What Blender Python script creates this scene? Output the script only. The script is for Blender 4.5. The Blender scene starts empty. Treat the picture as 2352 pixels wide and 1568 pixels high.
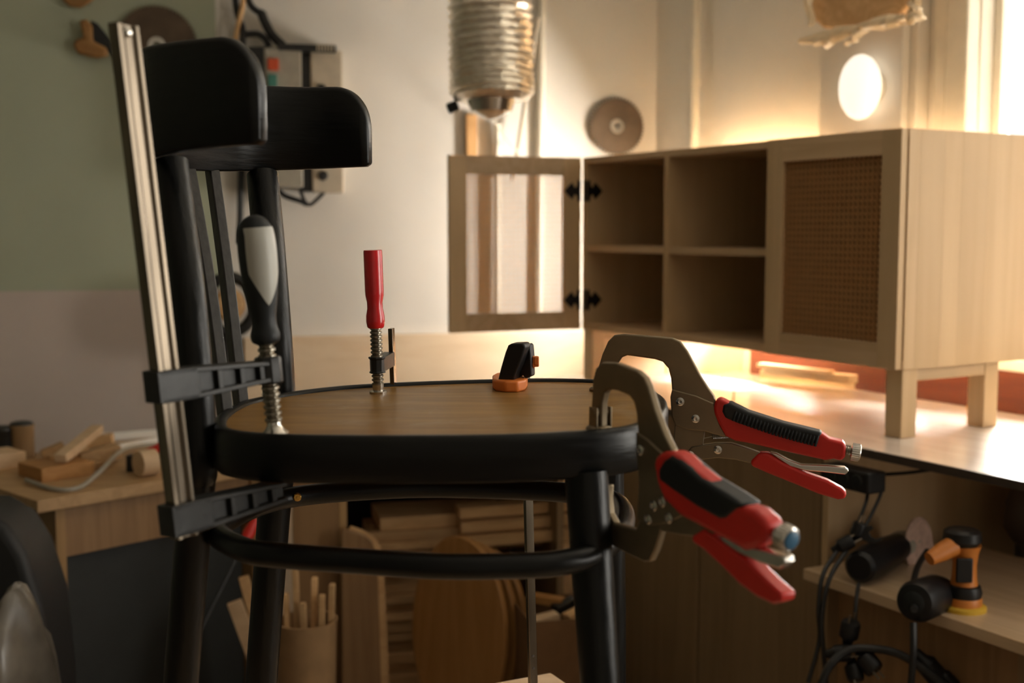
import bpy, bmesh, math, random
from mathutils import Vector, Matrix
random.seed(7)
V = Vector
SC = bpy.context.scene
COL = SC.collection
# ------------------------------------------------------------------ camera
F = 2800.0
CAMZ = 1.30
PITCH = math.atan(258.0 / F)
cam_d = bpy.data.cameras.new('camera')
cam = bpy.data.objects.new('camera', cam_d)
COL.objects.link(cam)
cam.location = (0, 0, CAMZ)
cam.rotation_euler = (math.pi / 2 - PITCH, 0, 0)
cam_d.sensor_width = 36.0
cam_d.lens = 36.0 * F / 2352.0
cam_d.clip_start = 0.05
cam_d.dof.use_dof = True
cam_d.dof.focus_distance = 1.42
cam_d.dof.aperture_fstop = 4.6
cam_d.dof.aperture_blades = 0
SC.camera = cam
# ------------------------------------------------------------------ world, light, exposure
T = V((-0.503, 0.864, 0)).normalized()      # along the right hand wall, away from the camera
D = V((T.y, -T.x, 0))                       # out through the right hand wall
UP = V((0, 0, 1))
R0 = V((1.204, 2.866, 0))                   # a point on the right hand wall
W = V((0.973, 0.232, 0)).normalized()       # along the back wall, to the right
WN = V((W.y, -W.x, 0))                      # back wall normal, into the room
world = bpy.data.worlds.new('world')
SC.world = world
world.use_nodes = True
wn = world.node_tree.nodes['Background']
wn.inputs[0].default_value = (1.0, 0.97, 0.92, 1)
wn.inputs[1].default_value = 1.1


def area(name, loc, direction, sx, sy, power, col):
    l = bpy.data.lights.new(name, 'AREA')
    l.shape = 'RECTANGLE'
    l.size = sx
    l.size_y = sy
    l.energy = power
    l.color = col
    o = bpy.data.objects.new(name, l)
    COL.objects.link(o)
    o.location = loc
    o.rotation_euler = direction.to_track_quat('-Z', 'Y').to_euler()
    return o


def rw(a, out, z):                          # a: metres along the right wall towards the camera
    return R0 - T * a + D * out + UP * z


area('window_daylight', rw(0.45, 0.40, 2.00), -D + V((0, 0, -0.12)), 1.9, 1.6, 7, (1.0, 0.95, 0.86))
area('added_low_window_light', rw(-0.60, 0.30, 1.30), -D + V((0, 0, 0.02)), 1.0, 0.75, 340, (1.0, 0.95, 0.85))  # outside the added low window, to light back wall and worktop
area('rear_window_daylight', rw(2.3, 0.14, 1.38), -D, 1.3, 1.5, 30, (1.0, 0.95, 0.86))
SC.view_settings.view_transform = 'Standard'
SC.view_settings.look = 'None'
SC.view_settings.gamma = 1.0
SC.view_settings.use_curve_mapping = False
SC.view_settings.exposure = 0.6

# ------------------------------------------------------------------ pixel helpers (2352 x 1568)
cp, sp = math.cos(PITCH), math.sin(PITCH)
C0 = V((0, 0, CAMZ))


def ray(px, py):
    u = (px - 1176.0) / F
    v = (784.0 - py) / F
    return V((u, cp + v * sp, -sp + v * cp))


def at(px, py, Y):
    r = ray(px, py)
    return C0 + r * (Y / r.y)


def atz(px, py, z):
    r = ray(px, py)
    return C0 + r * ((z - CAMZ) / r.z)


def atp(px, py, p, n):
    r = ray(px, py)
    return C0 + r * ((p - C0).dot(n) / r.dot(n))


def proj(p):
    q = p - C0
    dz = q.y * cp - q.z * sp
    uy = q.y * sp + q.z * cp
    return (round(1176 + F * q.x / dz), round(784 - F * uy / dz))


# ------------------------------------------------------------------ materials
MATS = {}


def nodes(name):
    m = bpy.data.materials.new(name)
    m.use_nodes = True
    nt = m.node_tree
    return m, nt, nt.nodes['Principled BSDF']


def plain(name, col, rough=0.5, metal=0.0, var=0.08, scale=30.0, bump=0.0, coat=0.0, spec=0.5, stretch=(1, 1, 1), trans=0.0, rvar=0.0):
    if name in MATS:
        return MATS[name]
    m, nt, b = nodes(name)
    N = nt.nodes
    L = nt.links
    tc = N.new('ShaderNodeTexCoord')
    mp = N.new('ShaderNodeMapping')
    mp.inputs['Scale'].default_value = stretch
    L.new(tc.outputs['Object'], mp.inputs[0])
    no = N.new('ShaderNodeTexNoise')
    no.inputs['Scale'].default_value = scale
    no.inputs['Detail'].default_value = 5
    L.new(mp.outputs[0], no.inputs['Vector'])
    cr = N.new('ShaderNodeValToRGB')
    cr.color_ramp.elements[0].position = 0.3
    cr.color_ramp.elements[1].position = 0.7
    cr.color_ramp.elements[0].color = [max(0, c * (1 - var)) for c in col] + [1]
    cr.color_ramp.elements[1].color = [min(1, c * (1 + var)) for c in col] + [1]
    L.new(no.outputs[0], cr.inputs[0])
    L.new(cr.outputs[0], b.inputs['Base Color'])
    b.inputs['Roughness'].default_value = rough
    b.inputs['Metallic'].default_value = metal
    b.inputs['Coat Weight'].default_value = coat
    b.inputs['Specular IOR Level'].default_value = spec
    b.inputs['Transmission Weight'].default_value = trans
    if rvar:
        mr = N.new('ShaderNodeMapRange')
        mr.inputs['To Min'].default_value = max(0.03, rough - rvar)
        mr.inputs['To Max'].default_value = min(1, rough + rvar)
        L.new(no.outputs[0], mr.inputs[0])
        L.new(mr.outputs[0], b.inputs['Roughness'])
    if bump:
        bp = N.new('ShaderNodeBump')
        bp.inputs['Strength'].default_value = bump
        bp.inputs['Distance'].default_value = 0.002
        L.new(no.outputs[0], bp.inputs['Height'])
        L.new(bp.outputs[0], b.inputs['Normal'])
    MATS[name] = m
    return m


def wood(name, c1, c2, axis='z', rough=0.55, grain=1.0, coat=0.0, rotz=0.0, dist=2.0, per=0.12):
    """long grain: noise stretched along one axis, slow cathedral figure on top, a little tone per object"""
    if name in MATS:
        return MATS[name]
    m, nt, b = nodes(name)
    N = nt.nodes
    L = nt.links
    tc = N.new('ShaderNodeTexCoord')
    rot = N.new('ShaderNodeMapping')
    rot.inputs['Rotation'].default_value = (0, 0, rotz)
    L.new(tc.outputs['Object'], rot.inputs[0])
    mp = N.new('ShaderNodeMapping')
    s = {'x': (0.06, 1, 1), 'y': (1, 0.06, 1), 'z': (1, 1, 0.06)}[axis]
    mp.inputs['Scale'].default_value = s
    oi = N.new('ShaderNodeObjectInfo')
    L.new(rot.outputs[0], mp.inputs[0])
    ad = N.new('ShaderNodeVectorMath')
    ad.operation = 'ADD'
    sc = N.new('ShaderNodeVectorMath')
    sc.operation = 'SCALE'
    sc.inputs[0].default_value = (7, 5, 3)
    L.new(oi.outputs['Random'], sc.inputs['Scale'])
    L.new(mp.outputs[0], ad.inputs[0])
    L.new(sc.outputs[0], ad.inputs[1])
    n1 = N.new('ShaderNodeTexNoise')
    n1.inputs['Scale'].default_value = 140 * grain
    n1.inputs['Detail'].default_value = 4
    L.new(ad.outputs[0], n1.inputs['Vector'])
    n2 = N.new('ShaderNodeTexNoise')
    n2.inputs['Scale'].default_value = 14 * grain
    n2.inputs['Detail'].default_value = 2
    n2.inputs['Distortion'].default_value = dist * 0.3
    L.new(ad.outputs[0], n2.inputs['Vector'])
    mul = N.new('ShaderNodeMath')
    mul.operation = 'MULTIPLY'
    mul.inputs[1].default_value = 9.0
    L.new(n2.outputs[0], mul.inputs[0])
    sn = N.new('ShaderNodeMath')
    sn.operation = 'PINGPONG'
    sn.inputs[1].default_value = 1.0
    L.new(mul.outputs[0], sn.inputs[0])
    mx = N.new('ShaderNodeMix')
    mx.inputs[0].default_value = 0.45
    L.new(n1.outputs[0], mx.inputs[2])
    L.new(sn.outputs[0], mx.inputs[3])
    cr = N.new('ShaderNodeValToRGB')
    cr.color_ramp.elements[0].position = 0.15
    cr.color_ramp.elements[1].position = 0.85
    cr.color_ramp.elements[0].color = list(c1) + [1]
    cr.color_ramp.elements[1].color = list(c2) + [1]
    L.new(mx.outputs[0], cr.inputs[0])
    hv = N.new('ShaderNodeHueSaturation')
    mr = N.new('ShaderNodeMapRange')
    mr.inputs['To Min'].default_value = 1 - per
    mr.inputs['To Max'].default_value = 1 + per
    L.new(oi.outputs['Random'], mr.inputs[0])
    L.new(mr.outputs[0], hv.inputs['Value'])
    L.new(cr.outputs[0], hv.inputs['Color'])
    L.new(hv.outputs[0], b.inputs['Base Color'])
    b.inputs['Roughness'].default_value = rough
    b.inputs['Coat Weight'].default_value = coat
    b.inputs['Coat Roughness'].default_value = 0.15
    bp = N.new('ShaderNodeBump')
    bp.inputs['Strength'].default_value = 0.15
    bp.inputs['Distance'].default_value = 0.001
    L.new(n1.outputs[0], bp.inputs['Height'])
    L.new(bp.outputs[0], b.inputs['Normal'])
    MATS[name] = m
    return m


aT = math.atan2(T.y, T.x)
aD = math.atan2(D.y, D.x)
aW = math.atan2(W.y, W.x)
M_pine = wood('pine_vertical', (0.57, 0.39, 0.21), (0.66, 0.47, 0.27), 'z', 0.5, 0.45, per=0.04)
M_pine_t = wood('pine_along_front', (0.55, 0.37, 0.20), (0.68, 0.49, 0.30), 'x', 0.5, rotz=-aT)
M_pine_d = wood('pine_across', (0.55, 0.37, 0.20), (0.66, 0.48, 0.29), 'x', 0.5, rotz=-aD)
M_ply = wood('pale_plywood', (0.80, 0.60, 0.40), (0.88, 0.70, 0.50), 'x', 0.6, 0.5, per=0.05)
M_offcut = wood('raw_offcut_wood', (0.52, 0.30, 0.13), (0.68, 0.44, 0.22), 'x', 0.65, per=0.25)
M_slat = wood('fresh_pine_slat', (0.78, 0.55, 0.30), (0.88, 0.68, 0.42), 'x', 0.6, rotz=-aT)
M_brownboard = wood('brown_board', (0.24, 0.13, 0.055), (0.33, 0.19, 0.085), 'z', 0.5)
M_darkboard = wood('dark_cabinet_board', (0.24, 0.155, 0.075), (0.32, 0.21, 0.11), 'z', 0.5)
M_redboard = wood('reddish_backboard', (0.10, 0.022, 0.009), (0.15, 0.036, 0.014), 'x', 0.45, rotz=-aT)
M_kraft = plain('carton_board', (0.20, 0.10, 0.04), 0.8)
M_worktop = wood('varnished_worktop', (0.66, 0.53, 0.45), (0.84, 0.75, 0.67), 'x', 0.32, coat=0.5, rotz=-aT)
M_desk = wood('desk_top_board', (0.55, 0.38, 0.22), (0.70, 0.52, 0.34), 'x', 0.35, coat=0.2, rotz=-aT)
M_edge = plain('dark_edge_band', (0.05, 0.035, 0.025), 0.5)
M_table = wood('pale_table_board', (0.70, 0.48, 0.29), (0.82, 0.60, 0.40), 'x', 0.5)
M_black = plain('black_satin_paint', (0.0016, 0.0019, 0.0016), 0.34, spec=0.32, var=0.3, scale=160, bump=0.25, stretch=(1, 1, 0.12), rvar=0.12)
M_blackflat = plain('black_satin_paint_horizontal', (0.0016, 0.0019, 0.0016), 0.36, spec=0.32, var=0.3, scale=160, bump=0.25, stretch=(0.15, 0.15, 1), rvar=0.12)
M_blackp = plain('black_plastic', (0.006, 0.006, 0.007), 0.42, spec=0.4)
M_sheenblack = plain('sheen_black_paint', (0.022, 0.020, 0.018), 0.5, var=0.5, scale=200, stretch=(1, 1, 0.08), spec=0.6)  # black lifted for the slats, the window's reflection put into its colour
M_blackr = plain('black_rubber_grip', (0.009, 0.011, 0.012), 0.5, spec=0.35)
M_blackc = plain('cable_rubber', (0.010, 0.010, 0.010), 0.5)
M_cast = plain('dark_cast_iron', (0.014, 0.014, 0.013), 0.42, metal=0.15, var=0.3, scale=60, bump=0.2)
M_steel = plain('brushed_steel', (0.19, 0.155, 0.115), 0.24, metal=1.0, var=0.6, scale=26, stretch=(1, 1, 0.12), rvar=0.14)
M_tool = plain('nickel_plated_steel', (0.235, 0.185, 0.12), 0.40, metal=0.8, var=0.12, scale=25)
M_chrome = plain('zinc_thread_steel', (0.30, 0.27, 0.22), 0.30, metal=1.0)
M_bright = plain('bright_steel', (0.65, 0.62, 0.57), 0.22, metal=1.0)
M_red = plain('red_plastic', (0.56, 0.016, 0.008), 0.42, var=0.05)
M_redh = plain('red_lacquered_handle', (0.60, 0.014, 0.018), 0.25, coat=0.4, var=0.12, scale=60)
M_orange = plain('orange_plastic', (0.82, 0.22, 0.035), 0.45, var=0.08)
M_orange2 = plain('orange_tool_plastic', (0.55, 0.18, 0.025), 0.45)
M_yellow = plain('yellow_pad', (0.62, 0.38, 0.03), 0.7)
M_grey = plain('pale_grey_grip', (0.42, 0.41, 0.36), 0.42, var=0.04)
M_brass = plain('brass_screw', (0.75, 0.42, 0.10), 0.3, metal=1.0)
M_beige = plain('beige_plastic', (0.55, 0.47, 0.36), 0.5)
M_greyb = plain('grey_metal_box', (0.36, 0.33, 0.27), 0.5)
M_cream = plain('cream_paint', (0.80, 0.74, 0.62), 0.4, var=0.03)
M_paper = plain('white_paper', (0.85, 0.83, 0.78), 0.7, var=0.03)
M_blade = plain('saw_blade_steel', (0.11, 0.075, 0.048), 0.38, metal=0.45, var=0.3, scale=14)
M_disc = plain('flap_disc_abrasive', (0.55, 0.38, 0.31), 0.8, var=0.2, scale=80)
M_bag = plain('grey_plastic_bag', (0.11, 0.095, 0.075), 0.3, var=0.6, scale=9)
M_film = plain('crumpled_wrapping_film', (0.85, 0.68, 0.46), 0.3, var=0.1, scale=20)
M_tealt = plain('teal_button', (0.05, 0.20, 0.16), 0.5)
M_foil = plain('aluminium_foil_duct', (0.92, 0.86, 0.76), 0.3, metal=0.85, var=0.1, scale=90, bump=0.6)


def seat_mat():
    m, nt, b = nodes('varnished_seat_board')
    N = nt.nodes
    L = nt.links
    tc = N.new('ShaderNodeTexCoord')
    mp = N.new('ShaderNodeMapping')
    mp.inputs['Scale'].default_value = (0.12, 1, 1)
    L.new(tc.outputs['Object'], mp.inputs[0])
    n1 = N.new('ShaderNodeTexNoise')
    n1.inputs['Scale'].default_value = 70
    n1.inputs['Detail'].default_value = 6
    L.new(mp.outputs[0], n1.inputs['Vector'])
    cr = N.new('ShaderNodeValToRGB')
    cr.color_ramp.elements[0].position = 0.3
    cr.color_ramp.elements[1].position = 0.7
    cr.color_ramp.elements[0].color = (0.20, 0.095, 0.020, 1)
    cr.color_ramp.elements[1].color = (0.33, 0.18, 0.045, 1)
    L.new(n1.outputs[0], cr.inputs[0])
    # dusty scuffs
    n2 = N.new('ShaderNodeTexNoise')
    n2.inputs['Scale'].default_value = 9
    n2.inputs['Detail'].default_value = 8
    n2.inputs['Roughness'].default_value = 0.7
    n2.inputs['Distortion'].default_value = 1.2
    L.new(tc.outputs['Object'], n2.inputs['Vector'])
    c2 = N.new('ShaderNodeValToRGB')
    c2.color_ramp.elements[0].position = 0.53
    c2.color_ramp.elements[1].position = 0.74
    c2.color_ramp.elements[0].color = (0, 0, 0, 1)
    c2.color_ramp.elements[1].color = (0.8, 0.8, 0.8, 1)
    L.new(n2.outputs[0], c2.inputs[0])
    mx = N.new('ShaderNodeMix')
    mx.data_type = 'RGBA'
    L.new(c2.outputs[0], mx.inputs[0])
    L.new(cr.outputs[0], mx.inputs[6])
    mx.inputs[7].default_value = (0.36, 0.26, 0.16, 1)
    L.new(mx.outputs[2], b.inputs['Base Color'])
    b.inputs['Roughness'].default_value = 0.42
    b.inputs['Coat Weight'].default_value = 0.06
    b.inputs['Specular IOR Level'].default_value = 0.28
    b.inputs['Coat Roughness'].default_value = 0.22
    return m


M_seat = seat_mat()


def wall_paint(name, col):
    return plain(name, col, 0.75, var=0.05, scale=3.0, bump=0.0)


M_wallw = wall_paint('off_white_wall_paint', (0.74, 0.70, 0.64))
M_wallg = wall_paint('pale_green_wall_paint', (0.42, 0.45, 0.33))
M_wallp = wall_paint('pinkish_beige_wall_paint', (0.58, 0.49, 0.44))
M_wallr = wall_paint('cream_wall_paint', (0.76, 0.71, 0.63))
M_floor = plain('concrete_floor', (0.26, 0.20, 0.15), 0.8, var=0.3, scale=5)
M_ceil = wall_paint('ceiling_paint', (0.66, 0.62, 0.55))


# ------------------------------------------------------------------ mesh builder
class MB:
    def __init__(s):
        s.v = []
        s.f = []

    def add(s, vs, fs):
        o = len(s.v)
        s.v += [V(p) for p in vs]
        s.f += [[i + o for i in f] for f in fs]
        return s

    def obox(s, o, a, b, c):
        """box from corner o with edge vectors a, b, c"""
        p = [o, o + a, o + a + b, o + b, o + c, o + a + c, o + a + b + c, o + b + c]
        f = [[0, 3, 2, 1], [4, 5, 6, 7], [0, 1, 5, 4], [1, 2, 6, 5], [2, 3, 7, 6], [3, 0, 4, 7]]
        if a.cross(b).dot(c) < 0:
            f = [x[::-1] for x in f]
        return s.add(p, f)

    def cbox(s, c, a, b, d):
        """box centred at c with full edge vectors"""
        return s.obox(c - a / 2 - b / 2 - d / 2, a, b, d)

    def prism(s, pts, ext):
        n = len(pts)
        nrm = V((0, 0, 0))
        for i in range(n):
            nrm += pts[i].cross(pts[(i + 1) % n])
        pts = [V(p) for p in pts]
        if nrm.dot(ext) < 0:
            pts = pts[::-1]
        vs = pts + [p + ext for p in pts]
        fs = [list(range(n))[::-1], list(range(n, 2 * n))]
        for i in range(n):
            j = (i + 1) % n
            fs.append([i, j, n + j, n + i])
        return s.add(vs, fs)

    def loft(s, rings, closed=True, caps=True):
        n = len(rings[0])
        vs = [p for r in rings for p in r]
        fs = []
        for k in range(len(rings) - 1):
            for i in range(n if closed else n - 1):
                j = (i + 1) % n
                fs.append([k * n + i, k * n + j, (k + 1) * n + j, (k + 1) * n + i])
        if caps and closed:
            fs.append(list(range(n))[::-1])
            fs.append([(len(rings) - 1) * n + i for i in range(n)])
        return s.add(vs, fs)

    def lathe(s, p0, p1, prof, seg=28):
        """prof: list of (t 0..1 along p0->p1, radius)"""
        ax = (p1 - p0)
        z = ax.normalized()
        x = z.orthogonal().normalized()
        y = z.cross(x)
        rings = []
        for t, r in prof:
            c = p0 + ax * t
            rings.append([c + (x * math.cos(2 * math.pi * i / seg) + y * math.sin(2 * math.pi * i / seg)) * max(r, 1e-5) for i in range(seg)])
        return s.loft(rings)

    def cyl(s, p0, p1, r, r2=None, seg=20):
        return s.lathe(p0, p1, [(0, r), (1, r if r2 is None else r2)], seg)

    def tube(s, path, r, seg=12, closed=False, flat=None, upv=None):
        """sweep a circle (or ellipse flat=(a,b)) along a path; r number or list"""
        n = len(path)
        rings = []
        up = upv or V((0, 0, 1))
        prev = None
        for i, p in enumerate(path):
            if closed:
                t = (path[(i + 1) % n] - path[i - 1]).normalized()
            else:
                t = (path[min(i + 1, n - 1)] - path[max(i - 1, 0)]).normalized()
            if prev is None:
                x = up.cross(t)
                if x.length < 1e-3:
                    x = V((1, 0, 0)).cross(t)
                x.normalize()
            else:
                x = (prev - t * prev.dot(t)).normalized()
            prev = x
            y = t.cross(x)
            ri = r[i] if isinstance(r, (list, tuple)) else r
            a, b = (ri, ri) if flat is None else (ri * flat[0], ri * flat[1])
            rings.append([p + x * math.cos(2 * math.pi * k / seg) * a + y * math.sin(2 * math.pi * k / seg) * b for k in range(seg)])
        if closed:
            rings.append(rings[0])
            return s.loft(rings, caps=False)
        return s.loft(rings)


def catmull(pts, closed=False, sub=6):
    n = len(pts)
    out = []
    rng = n if closed else n - 1
    for i in range(rng):
        p = [pts[(i + k) % n] if closed else pts[min(max(i + k, 0), n - 1)] for k in (-1, 0, 1, 2)]
        for j in range(sub):
            t = j / sub
            out.append(0.5 * ((2 * p[1]) + (p[2] - p[0]) * t + (2 * p[0] - 5 * p[1] + 4 * p[2] - p[3]) * t * t + (3 * p[1] - p[0] - 3 * p[2] + p[3]) * t ** 3))
    if not closed:
        out.append(pts[-1])
    return out


WL = {}


def base_of(mb):
    xs = [p.x for p in mb.v]
    ys = [p.y for p in mb.v]
    zs = [p.z for p in mb.v]
    return V(((min(xs) + max(xs)) / 2, (min(ys) + max(ys)) / 2, min(zs)))


def put(name, mb, mat, parent=None, label=None, cat=None, group=None, kind=None, bevel=0.0, seg=2, angle=35, loc=None, fixn=True):
    c = loc or base_of(mb)
    me = bpy.data.meshes.new(name)
    me.from_pydata([tuple(p - c) for p in mb.v], [], mb.f)
    if fixn:
        bm = bmesh.new()
        bm.from_mesh(me)
        bmesh.ops.recalc_face_normals(bm, faces=bm.faces)
        bm.to_mesh(me)
        bm.free()
    for p in me.polygons:
        p.use_smooth = True
    me.set_sharp_from_angle(angle=math.radians(angle))
    for mm in (mat if isinstance(mat, (list, tuple)) else [mat]):
        me.materials.append(mm)
    o = bpy.data.objects.new(name, me)
    COL.objects.link(o)
    WL[o] = c
    if parent is not None:
        o.parent = parent
        o.location = c - WL[parent]
    else:
        o.location = c
    if bevel:
        md = o.modifiers.new('bevel', 'BEVEL')
        md.width = bevel
        md.segments = seg
        md.limit_method = 'ANGLE'
        md.angle_limit = math.radians(40)
    for k, x in (('label', label), ('category', cat), ('group', group), ('kind', kind)):
        if x:
            o[k] = x
    return o


def root(name, label, cat, loc, group=None):
    o = bpy.data.objects.new(name, None)
    o.empty_display_size = 0.05
    COL.objects.link(o)
    o.location = loc
    WL[o] = V(loc)
    o['label'] = label
    o['category'] = cat
    if group:
        o['group'] = group
    return o


def struct(name, mb, mat, **k):
    return put(name, mb, mat, kind='structure', **k)


# ================================================================== ROOM
def bw(s, out, z):            # point on the back wall: s metres left of the corner, out metres into the room
    return KC - W * s + WN * out + UP * z


KC = R0 + T * 1.44            # inner corner of back wall and right wall
LEFT = 3.2                    # back wall length
HT = 2.75
# back wall in painted fields: green upper left, pinkish lower left, off white right
S_G = 1.42
Z_G = 1.115


def wall_panel(s0, s1, z0, z1):
    m = MB()
    m.obox(bw(s0, 0, z0), -W * (s1 - s0), -WN * 0.15, UP * (z1 - z0))
    return m


mb = MB()
mb.obox(bw(-0.2, 0, 0), -W * (S_G + 0.2), -WN * 0.15, UP * HT)
mb.obox(bw(S_G, 0, Z_G), -W * (LEFT - S_G + 0.2), -WN * 0.15, UP * (HT - Z_G))
mb.obox(bw(S_G, 0, 0), -W * (LEFT - S_G + 0.2), -WN * 0.15, UP * Z_G)
wb = struct('wall_back', mb, [M_wallw, M_wallg, M_wallp], fixn=False)
for i, p in enumerate(wb.data.polygons):
    p.material_index = i // 6
# left wall, wall behind the camera
PL = KC - W * LEFT
PLn = V((PL.x - 0.1, -2.2, 0))
d1 = PLn - PL
m = MB()
m.obox(PL, d1, V((-0.15, 0, 0)), UP * HT)
struct('wall_left', m, wall_paint('dull_green_wall_paint', (0.26, 0.27, 0.20)))
PRn = rw(6.2, 0, 0)
m = MB()
m.obox(PLn, PRn - PLn, V((0, -0.15, 0)), UP * HT)
struct('wall_front', m, wall_paint('brown_wall_paint', (0.36, 0.33, 0.28)))
# right wall with two window openings: boxes around them
WA = [(-0.145, 1.30, 0.995, 2.55), (-1.08, -0.215, 1.055, 1.44), (1.6, 3.0, 0.60, 2.2)]  # low opening behind the sideboard is unseen, added to bring in light
TH = 0.10


def rbox(m, a0, a1, o0, o1, z0, z1):
    m.obox(rw(a0, o0, z0), -T * (a1 - a0), D * (o1 - o0), UP * (z1 - z0))
    return m


m = MB()
rbox(m, -1.60, WA[1][0], 0, TH, 0, HT)
rbox(m, WA[1][1], WA[0][0], 0, TH, 0, HT)
rbox(m, WA[0][1], WA[2][0], 0, TH, 0, HT)
rbox(m, WA[2][1], 6.3, 0, TH, 0, HT)
for a0, a1, WZ0, WZ1 in WA:
    rbox(m, a0, a1, 0, TH, 0, WZ0)
    rbox(m, a0, a1, 0, TH, WZ1, HT)
struct('wall_right', m, M_wallr)
# pilaster strip proud of the right wall
m = MB()
rbox(m, -0.80, -1.09 + 0.0, -0.06, 0, 0, HT)
m2 = MB()
fl = [PL, PLn, PRn, KC + D * 0.1]
m = MB()
m.obox(V((-4.2, -2.6, -0.1)), V((8.5, 0, 0)), V((0, 8.0, 0)), V((0, 0, 0.1)))
struct('floor', m, M_floor)
m = MB()
m.obox(V((-4.2, -2.6, HT)), V((8.5, 0, 0)), V((0, 8.0, 0)), V((0, 0, 0.1)))
struct('ceiling', m, M_ceil)


# chimney breast style pilaster: lit cream face from px 1680 rightwards, a darker recess to its left
def a_of(px):
    u = (px - 1176.0) / F
    # R0.x - T.x a = u (R0.y - T.y a)
    return (u * R0.y - R0.x) / (-T.x + u * T.y) * 1.0


m = MB()
rbox(m, a_of(1680), a_of(2120), -0.045, 0, 1.50, HT)
struct('trim_1', m, M_wallr, bevel=0.004)

# windows, with the added low one behind the sideboard
for wi, (a0, a1, WZ0, WZ1) in enumerate(WA):
    m = MB()
    fw, o0, o1 = 0.022, 0.045, 0.085
    rbox(m, a0, a0 + fw, o0, o1, WZ0, WZ1)
    rbox(m, a1 - fw, a1, o0, o1, WZ0, WZ1)
    rbox(m, a0 + fw, a1 - fw, o0, o1, WZ0, WZ0 + fw)
    rbox(m, a0 + fw, a1 - fw, o0, o1, WZ1 - fw, WZ1)
    mid = (a0 + a1) / 2
    rbox(m, mid - 0.02, mid + 0.02, o0, o1, WZ0 + fw, WZ1 - fw)
    wf = struct('window_%d' % (wi + 1), m, M_cream, bevel=0.003)
    # thin security grille bars outside
    for k in range(9 if wi == 0 else 7):
        a = a0 + 0.085 + k * 0.155
        if a > a1 - 0.05:
            break
        g = MB()
        g.cyl(rw(a, 0.12, WZ0), rw(a, 0.12, WZ1), 0.0055, seg=8)
        put('grille_bar', g, M_cream, wf)
    for k in range(12):
        z = WZ0 + 0.06 + k * 0.108
        if z > WZ1 - 0.03:
            break
        g = MB()
        g.cyl(rw(a0, 0.12, z), rw(a1, 0.12, z), 0.0055, seg=8)
        put('grille_bar', g, M_cream, wf)
    g = MB()
    rbox(g, a0 - 0.02, a1 + 0.02, -0.03, 0.045, WZ0 - 0.03, WZ0)
    put('window_sill', g, M_cream, wf, bevel=0.004)
# casing around window 1: two bands with a groove between
m = MB()
rbox(m, a_of(2146), a_of(2176), -0.03, 0, 1.0, 2.66)
rbox(m, a_of(2183), a_of(2231), -0.045, 0, 1.0, 2.66)
rbox(m, 1.31, 1.40, -0.045, 0, 1.0, 2.66)
rbox(m, a_of(2146), 1.40, -0.045, 0, 2.57, 2.66)
struct('trim_2', m, M_cream, bevel=0.005)

# ================================================================== LONG WORKTOP with the bench base
Z_W = 0.866
FW = V((0.878, 2.09, 0))              # a point on the worktop front edge


def wt(s, d, z):                      # s along T, d towards the right wall
    return FW + T * s + D * d + UP * z


ben = root('workbench', 'long wooden workbench with glossy pale worktop along the right wall', 'workbench', wt(0.4, 0.3, 0))
m = MB()
m.obox(wt(-0.12, 0, Z_W - 0.016), T * 1.77, D * 0.665, UP * 0.016)
put('worktop', m, M_worktop, ben, bevel=0.002)
m = MB()
m.obox(wt(-0.12, -0.004, Z_W - 0.017), T * 1.77, D * 0.004, UP * 0.0165)
put('edge_band', m, M_edge, ben)
m = MB()
m.obox(wt(-0.12, 0.645, Z_W + 0.001), T * 1.55, D * 0.018, UP * 0.13)
put('backboard', m, M_redboard, ben, bevel=0.002, label='reddish brown backboard')
# base cabinet under the far part of the worktop
s_c = (V((0.6375, 2.51, 0)) - FW).dot(T)
zc = Z_W - 0.016
cb = MB()
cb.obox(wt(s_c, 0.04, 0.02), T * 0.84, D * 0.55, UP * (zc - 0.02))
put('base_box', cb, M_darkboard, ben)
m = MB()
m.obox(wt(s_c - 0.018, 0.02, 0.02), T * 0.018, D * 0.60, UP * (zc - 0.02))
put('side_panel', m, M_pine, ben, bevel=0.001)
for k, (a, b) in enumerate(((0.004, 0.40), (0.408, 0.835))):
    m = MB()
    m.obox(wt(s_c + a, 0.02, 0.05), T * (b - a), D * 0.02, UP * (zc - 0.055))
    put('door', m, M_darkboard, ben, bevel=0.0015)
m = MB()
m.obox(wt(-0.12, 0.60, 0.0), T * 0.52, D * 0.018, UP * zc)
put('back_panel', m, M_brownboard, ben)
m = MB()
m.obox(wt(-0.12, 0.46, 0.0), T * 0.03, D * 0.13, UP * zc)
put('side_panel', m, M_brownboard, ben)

# ================================================================== SIDEBOARD standing on the worktop
A = V((0.805, 2.50, 0))
CZ0, CZ1 = 1.011, 1.504
CW, CD = 1.195, 0.40
TK = 0.018


def cb_(s, d, z):
    return A + T * s + D * d + UP * z


sb = root('sideboard', 'unfinished pine sideboard with cane doors standing on the long workbench', 'sideboard', cb_(CW / 2, CD / 2, Z_W))
m = MB(); m.obox(cb_(0, 0, CZ1 - TK), T * CW, D * CD, UP * TK); put('top_board', m, M_pine_t, sb, bevel=0.001)
m = MB(); m.obox(cb_(0, 0, CZ0), T * CW, D * CD, UP * TK); put('bottom_board', m, M_pine_t, sb, bevel=0.001)
m = MB(); m.obox(cb_(TK, CD - 0.008, CZ0 + TK), T * (CW - 2 * TK), D * 0.006, UP * (CZ1 - CZ0 - 2 * TK)); put('back_panel', m, M_pine_t, sb)
m = MB(); m.obox(cb_(CW - TK, 0, CZ0 + TK), T * TK, D * (CD - 0.01), UP * (CZ1 - CZ0 - 2 * TK)); put('side_panel', m, M_pine, sb)
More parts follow.
